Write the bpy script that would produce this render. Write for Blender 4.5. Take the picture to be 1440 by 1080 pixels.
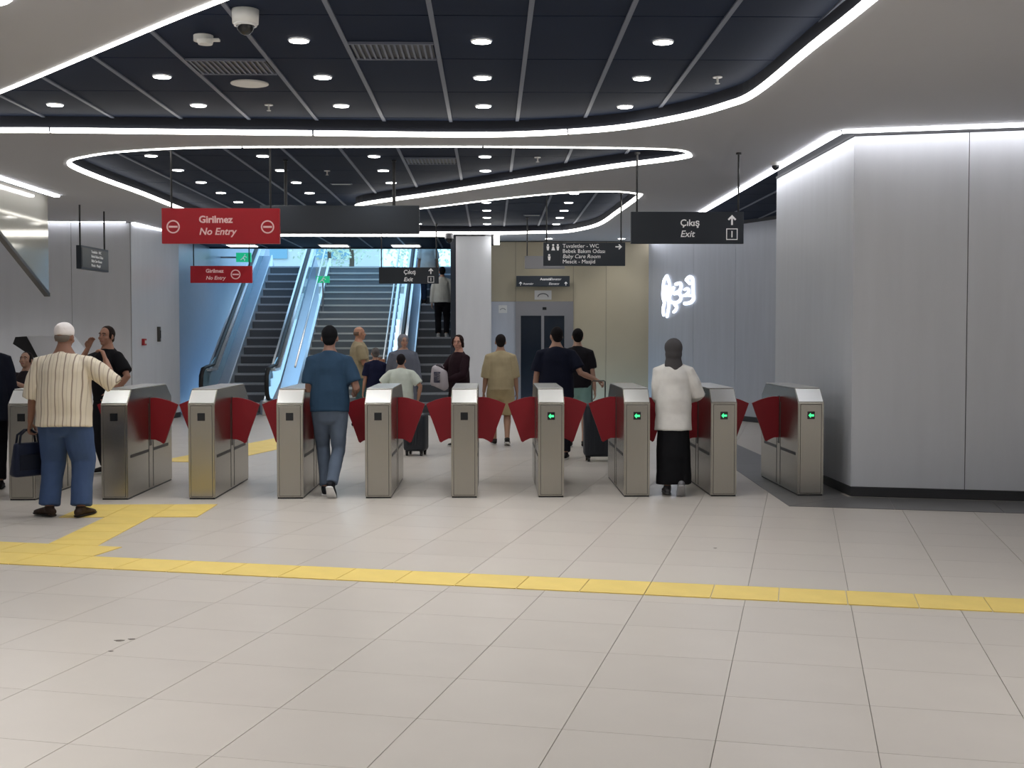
import bpy, bmesh, math, random
from mathutils import Vector, Matrix, noise
from mathutils.geometry import tessellate_polygon
random.seed(7)
for o in list(bpy.data.objects):
    bpy.data.objects.remove(o)
SC = bpy.context.scene
COL = SC.collection
R = math.radians

# ------------------------------------------------------------------ camera
FPX, EYE = 1730.0, 1.6
PSI, THE = R(1.0), R(2.25)
cam_d = bpy.data.cameras.new('camera')
cam = bpy.data.objects.new('camera', cam_d)
COL.objects.link(cam)
cam.location = (0, 0, EYE)
cam.rotation_euler = (R(90) - THE, 0, -PSI)
cam_d.sensor_width = 36.0
cam_d.lens = 36.0 * FPX / 1440.0
cam_d.clip_start, cam_d.clip_end = 0.05, 300
SC.camera = cam

# ------------------------------------------------------------------ world and exposure
SC.view_settings.view_transform = 'Standard'
SC.view_settings.look = 'None'
SC.view_settings.gamma = 1.0
SC.view_settings.use_curve_mapping = False
SC.view_settings.exposure = 0.46
world = bpy.data.worlds.new('daylight')
SC.world = world
world.use_nodes = True
wn = world.node_tree.nodes['Background']
wn.inputs['Color'].default_value = (0.40, 0.70, 1.0, 1)
wn.inputs['Strength'].default_value = 1.75

LAMP_FRONT, LAMP_REAR, FILL_BACK, FILL_SIDE = 9.0, 5.0, 31.0, 30.0     # downlight power in each bay; back and side are added fill
STRIP_E = 5.0          # emission of the linear lights

# measured frame: a photo pixel seen on a plane of known height or depth
_f = Vector((math.sin(PSI) * math.cos(THE), math.cos(PSI) * math.cos(THE), -math.sin(THE)))
_r = Vector((math.cos(PSI), -math.sin(PSI), 0))
_u = _r.cross(_f)


def ray(px, py):
    return _f + _r * ((px - 720) / FPX) + _u * ((540 - py) / FPX)


def PH(px, py, h):
    d = ray(px, py)
    return Vector((0, 0, EYE)) + d * ((h - EYE) / d.z)


def PY(px, py, y):
    d = ray(px, py)
    return Vector((0, 0, EYE)) + d * (y / d.y)


# ------------------------------------------------------------------ materials
def lin(c):
    def g(v):
        v /= 255.0
        return v / 12.92 if v <= 0.04045 else ((v + 0.055) / 1.055) ** 2.4
    return (g(c[0]), g(c[1]), g(c[2]), 1)


def mat(name, rgb, rough=0.6, metal=0.0, emit=None, es=0.0, var=0.0, scale=8.0, bump=0.0, bscale=60.0,
        stretch=None, spec=0.5, alpha=1.0, trans=0.0, objvar=0.0):
    m = bpy.data.materials.new(name)
    m.use_nodes = True
    nt = m.node_tree
    b = nt.nodes['Principled BSDF']
    b.inputs['Base Color'].default_value = lin(rgb)
    b.inputs['Roughness'].default_value = rough
    b.inputs['Metallic'].default_value = metal
    b.inputs['Specular IOR Level'].default_value = spec
    b.inputs['Alpha'].default_value = alpha
    b.inputs['Transmission Weight'].default_value = trans
    if emit is not None:
        b.inputs['Emission Color'].default_value = lin(emit)
        b.inputs['Emission Strength'].default_value = es
    if var or bump:
        tc = nt.nodes.new('ShaderNodeTexCoord')
        mp = nt.nodes.new('ShaderNodeMapping')
        nt.links.new(tc.outputs['Object'], mp.inputs['Vector'])
        if stretch:
            mp.inputs['Scale'].default_value = stretch
    if var:
        nz = nt.nodes.new('ShaderNodeTexNoise')
        nz.inputs['Scale'].default_value = scale
        nz.inputs['Detail'].default_value = 3
        nt.links.new(mp.outputs['Vector'], nz.inputs['Vector'])
        mr = nt.nodes.new('ShaderNodeMapRange')
        mr.inputs['From Min'].default_value = 0.25
        mr.inputs['From Max'].default_value = 0.75
        mr.inputs['To Min'].default_value = 1 - var
        mr.inputs['To Max'].default_value = 1 + var
        nt.links.new(nz.outputs['Fac'], mr.inputs['Value'])
        fac = mr.outputs['Result']
        if objvar:
            oi = nt.nodes.new('ShaderNodeObjectInfo')
            m2 = nt.nodes.new('ShaderNodeMapRange')
            m2.inputs['To Min'].default_value = 1 - objvar
            m2.inputs['To Max'].default_value = 1 + objvar
            nt.links.new(oi.outputs['Random'], m2.inputs['Value'])
            mm = nt.nodes.new('ShaderNodeMath')
            mm.operation = 'MULTIPLY'
            nt.links.new(fac, mm.inputs[0])
            nt.links.new(m2.outputs['Result'], mm.inputs[1])
            fac = mm.outputs[0]
        vm = nt.nodes.new('ShaderNodeVectorMath')
        vm.operation = 'SCALE'
        vm.inputs[0].default_value = lin(rgb)[:3]
        nt.links.new(fac, vm.inputs['Scale'])
        nt.links.new(vm.outputs['Vector'], b.inputs['Base Color'])
    if bump:
        n2 = nt.nodes.new('ShaderNodeTexNoise')
        n2.inputs['Scale'].default_value = bscale
        n2.inputs['Detail'].default_value = 4
        nt.links.new(mp.outputs['Vector'], n2.inputs['Vector'])
        bp = nt.nodes.new('ShaderNodeBump')
        bp.inputs['Strength'].default_value = bump
        bp.inputs['Distance'].default_value = 0.01
        nt.links.new(n2.outputs['Fac'], bp.inputs['Height'])
        nt.links.new(bp.outputs['Normal'], b.inputs['Normal'])
    return m


M = {}
M['tile'] = mat('floor tile', (203, 196, 188), 0.30, var=0.03, scale=2.2, objvar=0.025, bump=0.02, bscale=6, spec=0.3)
M['grout'] = mat('grout', (146, 140, 133), 0.8)
M['slate'] = mat('slate border', (104, 103, 103), 0.3, var=0.08, scale=9)
M['yellow'] = mat('tactile yellow', (236, 208, 114), 0.5, var=0.05, scale=5, objvar=0.03, bump=0.1, bscale=40)
M['soffit'] = mat('soffit paint', (174, 175, 180), 0.62, var=0.02, scale=0.6)
M['upstand'] = mat('upstand navy', (26, 30, 42), 0.7)
M['panel'] = mat('ceiling panel', (13, 27, 50), 0.75, spec=0.2, var=0.06, scale=3, objvar=0.05)
M['rail'] = mat('ceiling rail', (98, 104, 120), 0.5)
M['void'] = mat('ceiling void', (24, 26, 32), 0.8)
M['led'] = mat('linear lamp', (255, 255, 255), 0.5, emit=(255, 252, 246), es=STRIP_E)
M['ledw'] = mat('wall wash lamp', (255, 255, 255), 0.5, emit=(250, 250, 255), es=6.2)
M['lamp'] = mat('downlight lens', (255, 255, 255), 0.4, emit=(255, 253, 250), es=14.0)
M['lampring'] = mat('downlight ring', (215, 215, 215), 0.4)
M['white'] = mat('white plastic', (215, 215, 212), 0.4)
M['alu'] = mat('aluminium wall panel', (214, 217, 223), 0.45, metal=0.15, var=0.03, scale=1.4, stretch=(5, 5, 0.6))
M['alu2'] = mat('aluminium wall panel blue grey', (182, 186, 194), 0.42, metal=0.2, var=0.05, scale=1.6, stretch=(6, 6, 0.5))
M['joint'] = mat('wall joint', (70, 72, 76), 0.7)
M['base'] = mat('skirting', (46, 47, 50), 0.45)
M['beige'] = mat('beige wall', (176, 166, 142), 0.42, var=0.03, scale=1.5)
M['gloss'] = mat('glossy wall panel', (196, 194, 184), 0.08, metal=0.35)
M['steel'] = mat('brushed steel', (176, 172, 164), 0.27, metal=1.0, var=0.05, scale=4, stretch=(60, 60, 1.2), bump=0.015, bscale=30)
M['steeltop'] = mat('polished steel', (215, 215, 213), 0.3, metal=1.0)
M['dsteel'] = mat('dark steel', (92, 90, 86), 0.4, metal=0.8)
M['flap'] = mat('red flap', (140, 8, 28), 0.5, var=0.03)
M['black'] = mat('black plastic', (20, 20, 23), 0.4)
M['rubber'] = mat('black rubber', (16, 16, 17), 0.55)
M['screen'] = mat('reader glass', (26, 28, 32), 0.15)
M['green'] = mat('green arrow', (60, 220, 130), 0.4, emit=(60, 225, 130), es=1.3)
M['exitgreen'] = mat('exit sign green', (20, 150, 105), 0.4, emit=(30, 170, 120), es=0.6)
M['signdark'] = mat('sign charcoal', (38, 45, 54), 0.45)
M['signred'] = mat('sign red', (184, 16, 36), 0.4)
M['print'] = mat('white print', (235, 235, 235), 0.5, emit=(235, 235, 235), es=0.12)
M['pinkprint'] = mat('white print on red', (240, 200, 200), 0.5, emit=(240, 190, 190), es=0.1)
M['tread'] = mat('escalator tread', (178, 182, 190), 0.5, metal=0.2, var=0.1, scale=30)
M['riser'] = mat('escalator riser', (92, 96, 102), 0.5, metal=0.2)
M['stone'] = mat('stair stone', (120, 126, 132), 0.6, var=0.05, scale=6)
M['nosing'] = mat('stair nosing', (205, 208, 206), 0.6)
M['bluewall'] = mat('stairwell wall', (158, 172, 192), 0.35, metal=0.2, var=0.03)
M['deck'] = mat('escalator deck', (222, 230, 238), 0.28, metal=0.55)
M['glass'] = mat('balustrade glass', (120, 160, 176), 0.06, trans=0.0, metal=0.25, spec=0.8)
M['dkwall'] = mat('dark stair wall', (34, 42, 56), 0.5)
M['door'] = mat('lift door glass', (30, 38, 48), 0.12)
M['frame'] = mat('lift frame', (150, 150, 154), 0.35, metal=0.7)
M['red'] = mat('red plastic', (170, 30, 34), 0.45)
M['leaf'] = mat('leaves', (206, 216, 190), 0.6)
M['bark'] = mat('bark', (90, 76, 62), 0.8)
M['pave'] = mat('street paving', (190, 190, 184), 0.8)
M['neon'] = mat('lit lettering', (235, 240, 255), 0.4, emit=(232, 240, 255), es=1.6)
M['debris'] = mat('scuff', (112, 104, 96), 0.8)
M['case'] = mat('suitcase shell', (28, 34, 44), 0.45, bump=0.1, bscale=50)


# ------------------------------------------------------------------ mesh helpers
def mesh_obj(name, bm, m, parent=None, smooth=False, loc=None):
    me = bpy.data.meshes.new(name)
    bmesh.ops.recalc_face_normals(bm, faces=bm.faces)
    bm.to_mesh(me)
    bm.free()
    return link(name, me, m, parent, smooth, loc)


def link(name, me, m=None, parent=None, smooth=False, loc=None, rz=0.0):
    if m is not None and not me.materials:
        for k in (m if isinstance(m, list) else [m]):
            me.materials.append(M[k] if isinstance(k, str) else k)
    if smooth:
        for p in me.polygons:
            p.use_smooth = True
    o = bpy.data.objects.new(name, me)
    COL.objects.link(o)
    if parent is not None:
        o.parent = parent
    if loc is not None:
        o.location = loc
    o.rotation_euler.z = rz
    return o


def tag(o, label=None, cat=None, group=None, kind=None):
    if label:
        o['label'] = label
    if cat:
        o['category'] = cat
    if group:
        o['group'] = group
    if kind:
        o['kind'] = kind
    return o


def thing(name, label, cat, loc=(0, 0, 0), rz=0.0, group=None):
    o = bpy.data.objects.new(name, None)
    COL.objects.link(o)
    o.empty_display_size = 0.1
    o.location = loc
    o.rotation_euler.z = rz
    return tag(o, label, cat, group)


def bbox(bm, x0, x1, y0, y1, z0, z1, bev=0.0):
    vs = [bm.verts.new((x, y, z)) for z in (z0, z1) for y in (y0, y1) for x in (x0, x1)]
    fs = []
    for q in ((0, 2, 3, 1), (4, 5, 7, 6), (0, 1, 5, 4), (2, 6, 7, 3), (0, 4, 6, 2), (1, 3, 7, 5)):
        fs.append(bm.faces.new([vs[i] for i in q]))
    if bev:
        es = list({e for f in fs for e in f.edges})
        bmesh.ops.bevel(bm, geom=es, offset=bev, segments=2, affect='EDGES', profile=0.5)


def box(name, x0, x1, y0, y1, z0, z1, m, parent=None, bev=0.0):
    bm = bmesh.new()
    bbox(bm, x0, x1, y0, y1, z0, z1, bev)
    return mesh_obj(name, bm, m, parent)


def prism(bm, pts, ax, a0, a1):
    """extrude a 2D outline along axis ax ('x','y','z') from a0 to a1"""
    def mk(p, a):
        return {'x': (a, p[0], p[1]), 'y': (p[0], a, p[1]), 'z': (p[0], p[1], a)}[ax]
    A = [bm.verts.new(mk(p, a0)) for p in pts]
    B = [bm.verts.new(mk(p, a1)) for p in pts]
    bm.faces.new(A)
    bm.faces.new(B[::-1])
    n = len(pts)
    for i in range(n):
        bm.faces.new([A[i], B[i], B[(i + 1) % n], A[(i + 1) % n]])


def prism_obj(name, pts, ax, a0, a1, m, parent=None, bev=0.0):
    bm = bmesh.new()
    prism(bm, pts, ax, a0, a1)
    if bev:
        bmesh.ops.bevel(bm, geom=bm.edges[:], offset=bev, segments=1, affect='EDGES')
    return mesh_obj(name, bm, m, parent)


def tube(bm, pts, rad, side=Vector((1, 0, 0)), n=12, cap='round'):
    pts = [Vector(p) for p in pts]
    rad = [(q, q) if isinstance(q, (int, float)) else q for q in rad]
    N = len(pts)
    rings = []

    def ring(c, a, b, s, w):
        return [bm.verts.new(c + s * (a * math.cos(2 * math.pi * k / n)) + w * (b * math.sin(2 * math.pi * k / n))) for k in range(n)]
    fr = []
    for i in range(N):
        t = (pts[min(i + 1, N - 1)] - pts[max(i - 1, 0)])
        t = t.normalized() if t.length > 1e-9 else Vector((0, 0, 1))
        s = Vector(side)
        s = s - t * s.dot(t)
        if s.length < 1e-4:
            s = Vector((0, 1, 0)) - t * t.y
        s.normalize()
        fr.append((t, s, t.cross(s)))
    seq = []
    if cap == 'round':
        t, s, w = fr[0]
        a, b = rad[0]
        m_ = min(a, b)
        for q in (0.45, 0.8):
            seq.append((pts[0] - t * m_ * math.sqrt(1 - q * q) * 0.85, a * q, b * q, s, w))
    for i in range(N):
        seq.append((pts[i], rad[i][0], rad[i][1], fr[i][1], fr[i][2]))
    if cap == 'round':
        t, s, w = fr[-1]
        a, b = rad[-1]
        m_ = min(a, b)
        for q in (0.8, 0.45):
            seq.append((pts[-1] + t * m_ * math.sqrt(1 - q * q) * 0.85, a * q, b * q, s, w))
    for e in seq:
        rings.append(ring(*e))
    for A, B in zip(rings, rings[1:]):
        for k in range(n):
            bm.faces.new([A[k], A[(k + 1) % n], B[(k + 1) % n], B[k]])
    bm.faces.new(rings[0][::-1])
    bm.faces.new(rings[-1])


def ellipsoid(bm, c, r, mtx=None, seg=16):
    m_ = Matrix.Translation(Vector(c)) @ Matrix.Diagonal((r[0], r[1], r[2], 1))
    if mtx is not None:
        m_ = mtx @ m_
    bmesh.ops.create_uvsphere(bm, u_segments=seg, v_segments=max(8, seg * 2 // 3), radius=1.0, matrix=m_)


def cyl(bm, c, r, h, n=20, axis='z', r2=None):
    m_ = Matrix.Translation(Vector(c))
    if axis == 'y':
        m_ = m_ @ Matrix.Rotation(R(90), 4, 'X')
    if axis == 'x':
        m_ = m_ @ Matrix.Rotation(R(90), 4, 'Y')
    bmesh.ops.create_cone(bm, cap_ends=True, segments=n, radius1=r, radius2=r if r2 is None else r2, depth=h, matrix=m_)


_TXT = []


def text(body, size, x, z, y, m, parent, shear=0.0, bold=0.0, align='LEFT', name='lettering'):
    cu = bpy.data.curves.new(name, 'FONT')
    cu.body = body
    cu.size = size
    cu.shear = shear
    cu.offset = bold
    cu.extrude = 0.0015
    cu.align_x = align
    cu.resolution_u = 3
    o = bpy.data.objects.new(name, cu)
    COL.objects.link(o)
    o.parent = parent
    o.location = (x, y, z)
    o.rotation_euler = (R(90), 0, 0)
    cu.materials.append(M[m])
    _TXT.append(o)
    return o


# ------------------------------------------------------------------ directions of the floor grid
GA = R(14.2)
U = Vector((math.cos(GA), -math.sin(GA), 0))
V = Vector((math.sin(GA), math.cos(GA), 0))
CEIL_S, CEIL_D = 3.60, 3.75

# ------------------------------------------------------------------ floor
floor = tag(box('floor', -13, 11, -4.2, 25.4, -0.20, -0.006, 'grout'), kind='structure')
T = 0.618
p0 = PH(1047, 848, 0)
c0 = PH(976, 976, 0)
u0, v0 = p0.dot(U), c0.dot(V)
bm = bmesh.new()
g = 0.0019
bbox(bm, g, T - g, g * 0.7, T - g * 0.7, -0.006, 0.0)
tile_me = bpy.data.meshes.new('tile')
bmesh.ops.delete(bm, geom=[f for f in bm.faces if f.calc_center_median().z < -0.005], context='FACES')
bmesh.ops.recalc_face_normals(bm, faces=bm.faces)
bm.to_mesh(tile_me)
bm.free()
tile_me.materials.append(M['tile'])
cells = []
for i in range(-40, 40):
    for j in range(-40, 60):
        c = U * (u0 + (i + .5) * T) + V * (v0 + (j + .5) * T)
        if not (-12.7 < c.x < 10.7 and -3.9 < c.y < 25.2):
            continue
        # keep the tiles out of the solid wall block on the right
        if c.x > 3.2 and c.y > 12.45 - 0.25 * (c.x - 3.54) and c.y < 15.6:
            continue
        if c.x > 3.7 and c.y > 13.0 and (c.x - 5.1) > (22 - c.y) * 0.43 + 0.3:
            continue
        dpt = (c - Vector((0, 0, EYE))).dot(_f)
        vis = False
        if dpt > 3.4:
            px = 720 + FPX * (c - Vector((0, 0, EYE))).dot(_r) / dpt
            py = 540 - FPX * (c - Vector((0, 0, EYE))).dot(_u) / dpt
            vis = -70 < px < 1510 and py < 1150
        cells.append((0 if vis else 1, c.y, c.x, i, j))
cells.sort()
near = cells[:285]
bm = bmesh.new()
for q, (_, _, _, i, j) in enumerate(cells):
    org = U * (u0 + i * T) + V * (v0 + j * T)
    if q < 285:
        link('tile', tile_me, None, floor, loc=org, rz=-GA)
    else:
        b0 = len(bm.verts)
        vs = []
        for (a, b) in ((g, g), (T - g, g), (T - g, T - g), (g, T - g)):
            vs.append(org + U * a + V * b)
        top = [bm.verts.new((p.x, p.y, 0)) for p in vs]
        bot = [bm.verts.new((p.x, p.y, -0.006)) for p in vs]
        bm.faces.new(top)
        for k in range(4):
            bm.faces.new([top[k], bot[k], bot[(k + 1) % 4], top[(k + 1) % 4]])
tag(mesh_obj('tile_field', bm, 'tile', floor), kind='stuff')


# dark slate border inlay round the right-hand wall block
def flat(name, pts, z0, z1, m, parent):
    return prism_obj(name, [(p[0], p[1]) for p in pts], 'z', z0, z1, m, parent)


cb = Vector((2.80, 11.44, 0))
cw = Vector((3.54, 12.09, 0))
for k in range(9):
    a, b = k * 0.95 + 0.002, (k + 1) * 0.95 - 0.002
    p, q = cb + U * a, cb + U * b
    p2, q2 = cw + U * (a - 0.56 if k else 0.0), cw + U * (b - 0.56)
    flat('border_slab', [p, q, q2, p2], 0.0005, 0.004, 'slate', floor)
for k in range(11):
    a, b = 0.002 + k * 0.95, (k + 1) * 0.95 - 0.002
    xa, xb = 2.80 + 0.05 * a / 0.95 * 0.75, 2.80 + 0.05 * b / 0.95 * 0.75
    y0_, y1_ = 11.44 + a, 11.44 + b
    if k == 0:
        flat('border_slab', [(2.80, 11.444), (3.54, 12.094), (3.54, y1_), (xb, y1_)], 0.0005, 0.004, 'slate', floor)
    else:
        flat('border_slab', [(xa, y0_), (3.62, y0_), (3.62, y1_), (xb, y1_)], 0.0005, 0.004, 'slate', floor)

# yellow tactile paving -------------------------------------------------
YW = 0.405
bm = bmesh.new()
bbox(bm, 0.003, YW - 0.003, 0.003, YW - 0.003, 0.0005, 0.006)
ye_me = bpy.data.meshes.new('tactile_tile')
bmesh.ops.recalc_face_normals(bm, faces=bm.faces)
bm.to_mesh(ye_me)
bm.free()
ye_me.materials.append(M['yellow'])


def ytile(u, v, parent):
    link('tactile_tile', ye_me, None, parent, loc=U * u + V * v, rz=-GA)


path1 = thing('tactile_paving', 'long yellow tactile strip crossing the floor in front of the gates', 'tactile strip')
e1 = PH(1440, 863, 0)
sv = e1.dot(V)
su = PH(1192, 848, 0).dot(U)
for k in range(int(math.floor((PH(150, 795, 0).dot(U) - su) / YW)) - 2, 6):
    ytile(su + k * YW, sv, path1)
ju = PH(150, 795, 0).dot(U)
path2 = thing('tactile_paving', 'yellow tactile block where two strips meet at the lower left', 'tactile strip')
kk = int(math.floor((ju - su) / YW))
for k in range(1, 3):
    ytile(su + (kk - k) * YW, sv + YW, path2)
lu = su + (kk - 3) * YW
for k in range(3):
    ytile(lu, sv - (k - 1) * YW, path2)
    ytile(lu - YW, sv - (k - 1) * YW, path2)
path3 = thing('tactile_paving', 'yellow tactile branch running up to the gates beside the old man', 'tactile strip')
q0 = PH(88, 774, 0)
bx0, bx1 = q0.x - YW / 2 + .003, q0.x + YW / 2 - .003


def edge_y(x):
    return (sv + 2 * YW - x * V.x) / V.y + .004


by = 9.62
prism_obj('tactile_tile', [(bx0, edge_y(bx0)), (bx1, edge_y(bx1)), (bx1, by - .003), (bx0, by - .003)], 'z', .0005, .006, 'yellow', path3)
for k in range(3):
    link('tactile_tile', ye_me, None, path3, loc=(q0.x - YW / 2, by + k * YW, 0))
for k in range(-1, 2):
    for j in range(2):
        link('tactile_tile', ye_me, None, path3, loc=(q0.x - YW / 2 + k * YW, by + (3 + j) * YW, 0))
path4 = thing('tactile_paving', 'yellow tactile strip continuing behind the left gates toward the escalators', 'tactile strip')
bz = PH(262, 650, 0)
for k in range(11):
    ytile(bz.dot(U), bz.dot(V) + k * YW, path4)
    ytile(bz.dot(U) - YW, bz.dot(V) + k * YW, path4)
for px, py, s in ((168, 901, .026), (185, 899, .018), (156, 916, .012), (1006, 771, .012)):
    p = PH(px, py, 0)
    bm = bmesh.new()
    prism(bm, [(p.x + s * math.cos(a) * (1 + .3 * math.sin(3 * a)), p.y + s * .6 * math.sin(a)) for a in [2 * math.pi * k / 9 for k in range(9)]], 'z', 0.0002, 0.002)
    mesh_obj('scuff_mark', bm, 'debris', floor)

# ------------------------------------------------------------------ ceiling
def catmull(pts, closed=True, per=8):
    n = len(pts)
    out = []
    for i in range(n if closed else n - 1):
        P = [Vector(pts[(i + k) % n] if closed else pts[max(0, min(n - 1, i + k))]) for k in (-1, 0, 1, 2)]
        for s in range(per):
            t = s / per
            out.append(0.5 * ((2 * P[1]) + (P[2] - P[0]) * t + (2 * P[0] - 5 * P[1] + 4 * P[2] - P[3]) * t * t + (3 * P[1] - P[0] - 3 * P[2] + P[3]) * t ** 3))
    if not closed:
        out.append(Vector(pts[-1]))
    return out


def h2(px, py):
    p = PH(px, py, CEIL_S)
    return (p.x, p.y)


isl1 = [h2(70, 185), h2(250, 187), h2(440, 189), h2(600, 191), h2(705, 191), h2(800, 187), h2(880, 180), h2(960, 166), h2(1020, 150), h2(1062, 132),
        h2(1140, 69), h2(1222, 4), (2.29, 5.6), (2.2, 4.6), (1.7, 4.2), (1.0, 4.6), (0.2, 5.5), h2(300, 4), h2(150, 66), h2(0, 129), (-5.0, 11.3), (-5.25, 11.85), (-5.0, 12.2)]
isl2 = [h2(970, 218), h2(955, 211), h2(880, 208), h2(690, 206), h2(500, 206), h2(290, 207), h2(170, 213), h2(110, 222), h2(97, 229), h2(108, 238), h2(150, 255), h2(200, 273), h2(250, 293),
        h2(300, 312), (-4.95, 23.2), (-4.6, 24.1), (-3.6, 24.2), (-1.5, 24.25), (0.0, 24.25), (1.1, 24.0), h2(800, 326), h2(840, 317), h2(868, 299), h2(899, 276), h2(895, 272), h2(860, 269), h2(790, 271), h2(690, 281),
        h2(600, 292), h2(540, 297), h2(505, 295), h2(510, 288), h2(600, 275), h2(705, 259), h2(850, 237), h2(935, 226), h2(965, 221)]
islB = [h2(12, -6), (-3.1, 7.0), (-2.6, 4.5), (-2.3, 1.0), (-2.6, -1.8), (-4.0, -2.2), (-5.2, -1.6), (-5.4, 2.0), (-5.0, 5.5), (-4.0, 7.1), (-3.2, 7.6)]
islC = [(4.0, -1.5), (4.2, -2.3), (6.5, -2.4), (8.0, -1.6), (8.2, 2.0), (7.6, 5.6), (5.8, 6.2), (4.4, 5.2), (4.0, 2.0)]
ISL = [catmull([Vector((a[0], a[1], 0)) for a in q], True, 5) for q in (isl1, isl2, islB, islC)]


def inside(p, poly):
    c = False
    j = len(poly) - 1
    for i in range(len(poly)):
        a, b = poly[i], poly[j]
        if (a.y > p[1]) != (b.y > p[1]) and p[0] < (b.x - a.x) * (p[1] - a.y) / (b.y - a.y) + a.x:
            c = not c
        j = i
    return c


corner = Vector((3.54, 12.09, 0))
outer = [Vector(p + (0,)) for p in ((-12.9, -4.1), (10.8, -4.1), (10.8, 10.16), (3.42, 12.02), (3.42, 26.3), (-0.1, 26.3), (-0.1, 24.5), (-6.3, 24.5), (-6.3, 23.75), (-6.35, 21.9), (-12.9, 21.9))]
loops = [outer] + ISL
tris = tessellate_polygon(loops)
flatv = [v for l in loops for v in l]
bm = bmesh.new()
low = [bm.verts.new((v.x, v.y, CEIL_S)) for v in flatv]
top = [bm.verts.new((v.x, v.y, CEIL_D + 0.02)) for v in flatv]
bm.verts.index_update()
for t in tris:
    try:
        f = bm.faces.new([low[i] for i in t])
        f.material_index = 0
    except ValueError:
        pass
k0 = 0
for li, l in enumerate(loops):
    n = len(l)
    for i in range(n):
        f = bm.faces.new([low[k0 + i], low[k0 + (i + 1) % n], top[k0 + (i + 1) % n], top[k0 + i]])
        f.material_index = 1 if li else 0
    k0 += n
ceiling = mesh_obj('ceiling', bm, ['soffit', 'upstand'])
tag(ceiling, kind='structure')
box('void_slab', -13.1, 11, -4.2, 28.4, CEIL_D + 0.03, CEIL_D + 0.25, 'void', ceiling)

# panels and rails of the dark recessed ceiling
PWD, PLN = 0.664, 1.30
px0 = -0.396
py0 = PH(690, 22, CEIL_D).y
bm = bmesh.new()
bbox(bm, 0.006, PWD - 0.006, 0.008, PLN - 0.008, 0.0, 0.015)
pan_me = bpy.data.meshes.new('ceiling_panel')
bmesh.ops.recalc_face_normals(bm, faces=bm.faces)
bm.to_mesh(pan_me)
bm.free()
pan_me.materials.append(M['panel'])
cnt = 0
cols = {}
rest = []
for i in range(-20, 20):
    for j in range(-9, 15):
        x, y = px0 + i * PWD, py0 + j * PLN
        hit = any(inside((x + a * PWD, y + b * PLN), q) for q in ISL for a in (-.05, .25, .5, .75, 1.05) for b in (-.05, .25, .5, .75, 1.05))
        corr = x > 3.3 and y > 12.2 and x < 8.8 and y + PLN < 27
        if not (hit or corr):
            continue
        if hit and (y > 6.2):
            link('ceiling_panel', pan_me, None, ceiling, loc=(x, y, CEIL_D))
            cnt += 1
        else:
            rest.append((x, y))
        cols.setdefault(i, []).append(y)
bm = bmesh.new()
for x, y in rest:
    bbox(bm, x + .006, x + PWD - .006, y + .008, y + PLN - .008, CEIL_D, CEIL_D + .015)
tag(mesh_obj('ceiling_panel_field', bm, 'panel', ceiling), kind='stuff')
for i in sorted(set(cols) | {k + 1 for k in cols}):
    ys = cols.get(i, []) + cols.get(i - 1, [])
    x = px0 + i * PWD
    box('ceiling_rail', x - 0.017, x + 0.017, min(ys), max(ys) + PLN, CEIL_D - 0.012, CEIL_D + 0.004, 'rail', ceiling)


# linear lamps along the edges --------------------------------------------
def strip(path, closed, a, b, z0, z1, parent, seg=2.6, gap=0.022, m='led', name='diffuser'):
    pts = [Vector((p[0], p[1], 0)) for p in path]
    if closed:
        pts.append(pts[0].copy())
    # finer resample by arc length
    L = [0.0]
    for p, q in zip(pts, pts[1:]):
        L.append(L[-1] + (q - p).length)
    tot = L[-1]
    nseg = max(1, round(tot / seg))

    def at(s):
        s = max(0.0, min(tot, s))
        for k in range(len(L) - 1):
            if s <= L[k + 1] or k == len(L) - 2:
                d = L[k + 1] - L[k]
                t = (s - L[k]) / d if d > 1e-9 else 0
                return pts[k].lerp(pts[k + 1], t)
    for k in range(nseg):
        s0, s1 = tot * k / nseg + gap / 2, tot * (k + 1) / nseg - gap / 2
        ss = [s0] + [x for x in L if s0 + .01 < x < s1 - .01] + [s1]
        bm = bmesh.new()
        prev = None
        for s in ss:
            p = at(s)
            e = 0.03
            t = (at(s + e) - at(s - e))
            if t.length < 1e-6:
                continue
            t.normalize()
            nrm = Vector((-t.y, t.x, 0))
            rg = [bm.verts.new((p + nrm * o_) + Vector((0, 0, z))) for (o_, z) in ((a, z0), (b, z0), (b, z1), (a, z1))]
            if prev:
                for i in range(4):
                    bm.faces.new([prev[i], prev[(i + 1) % 4], rg[(i + 1) % 4], rg[i]])
            else:
                bm.faces.new(rg)
            prev = rg
        bm.faces.new(prev[::-1])
        mesh_obj(name, bm, m, parent)


def area2(q):
    return sum(a.x * b.y - b.x * a.y for a, b in zip(q, q[1:] + q[:1]))


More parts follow.
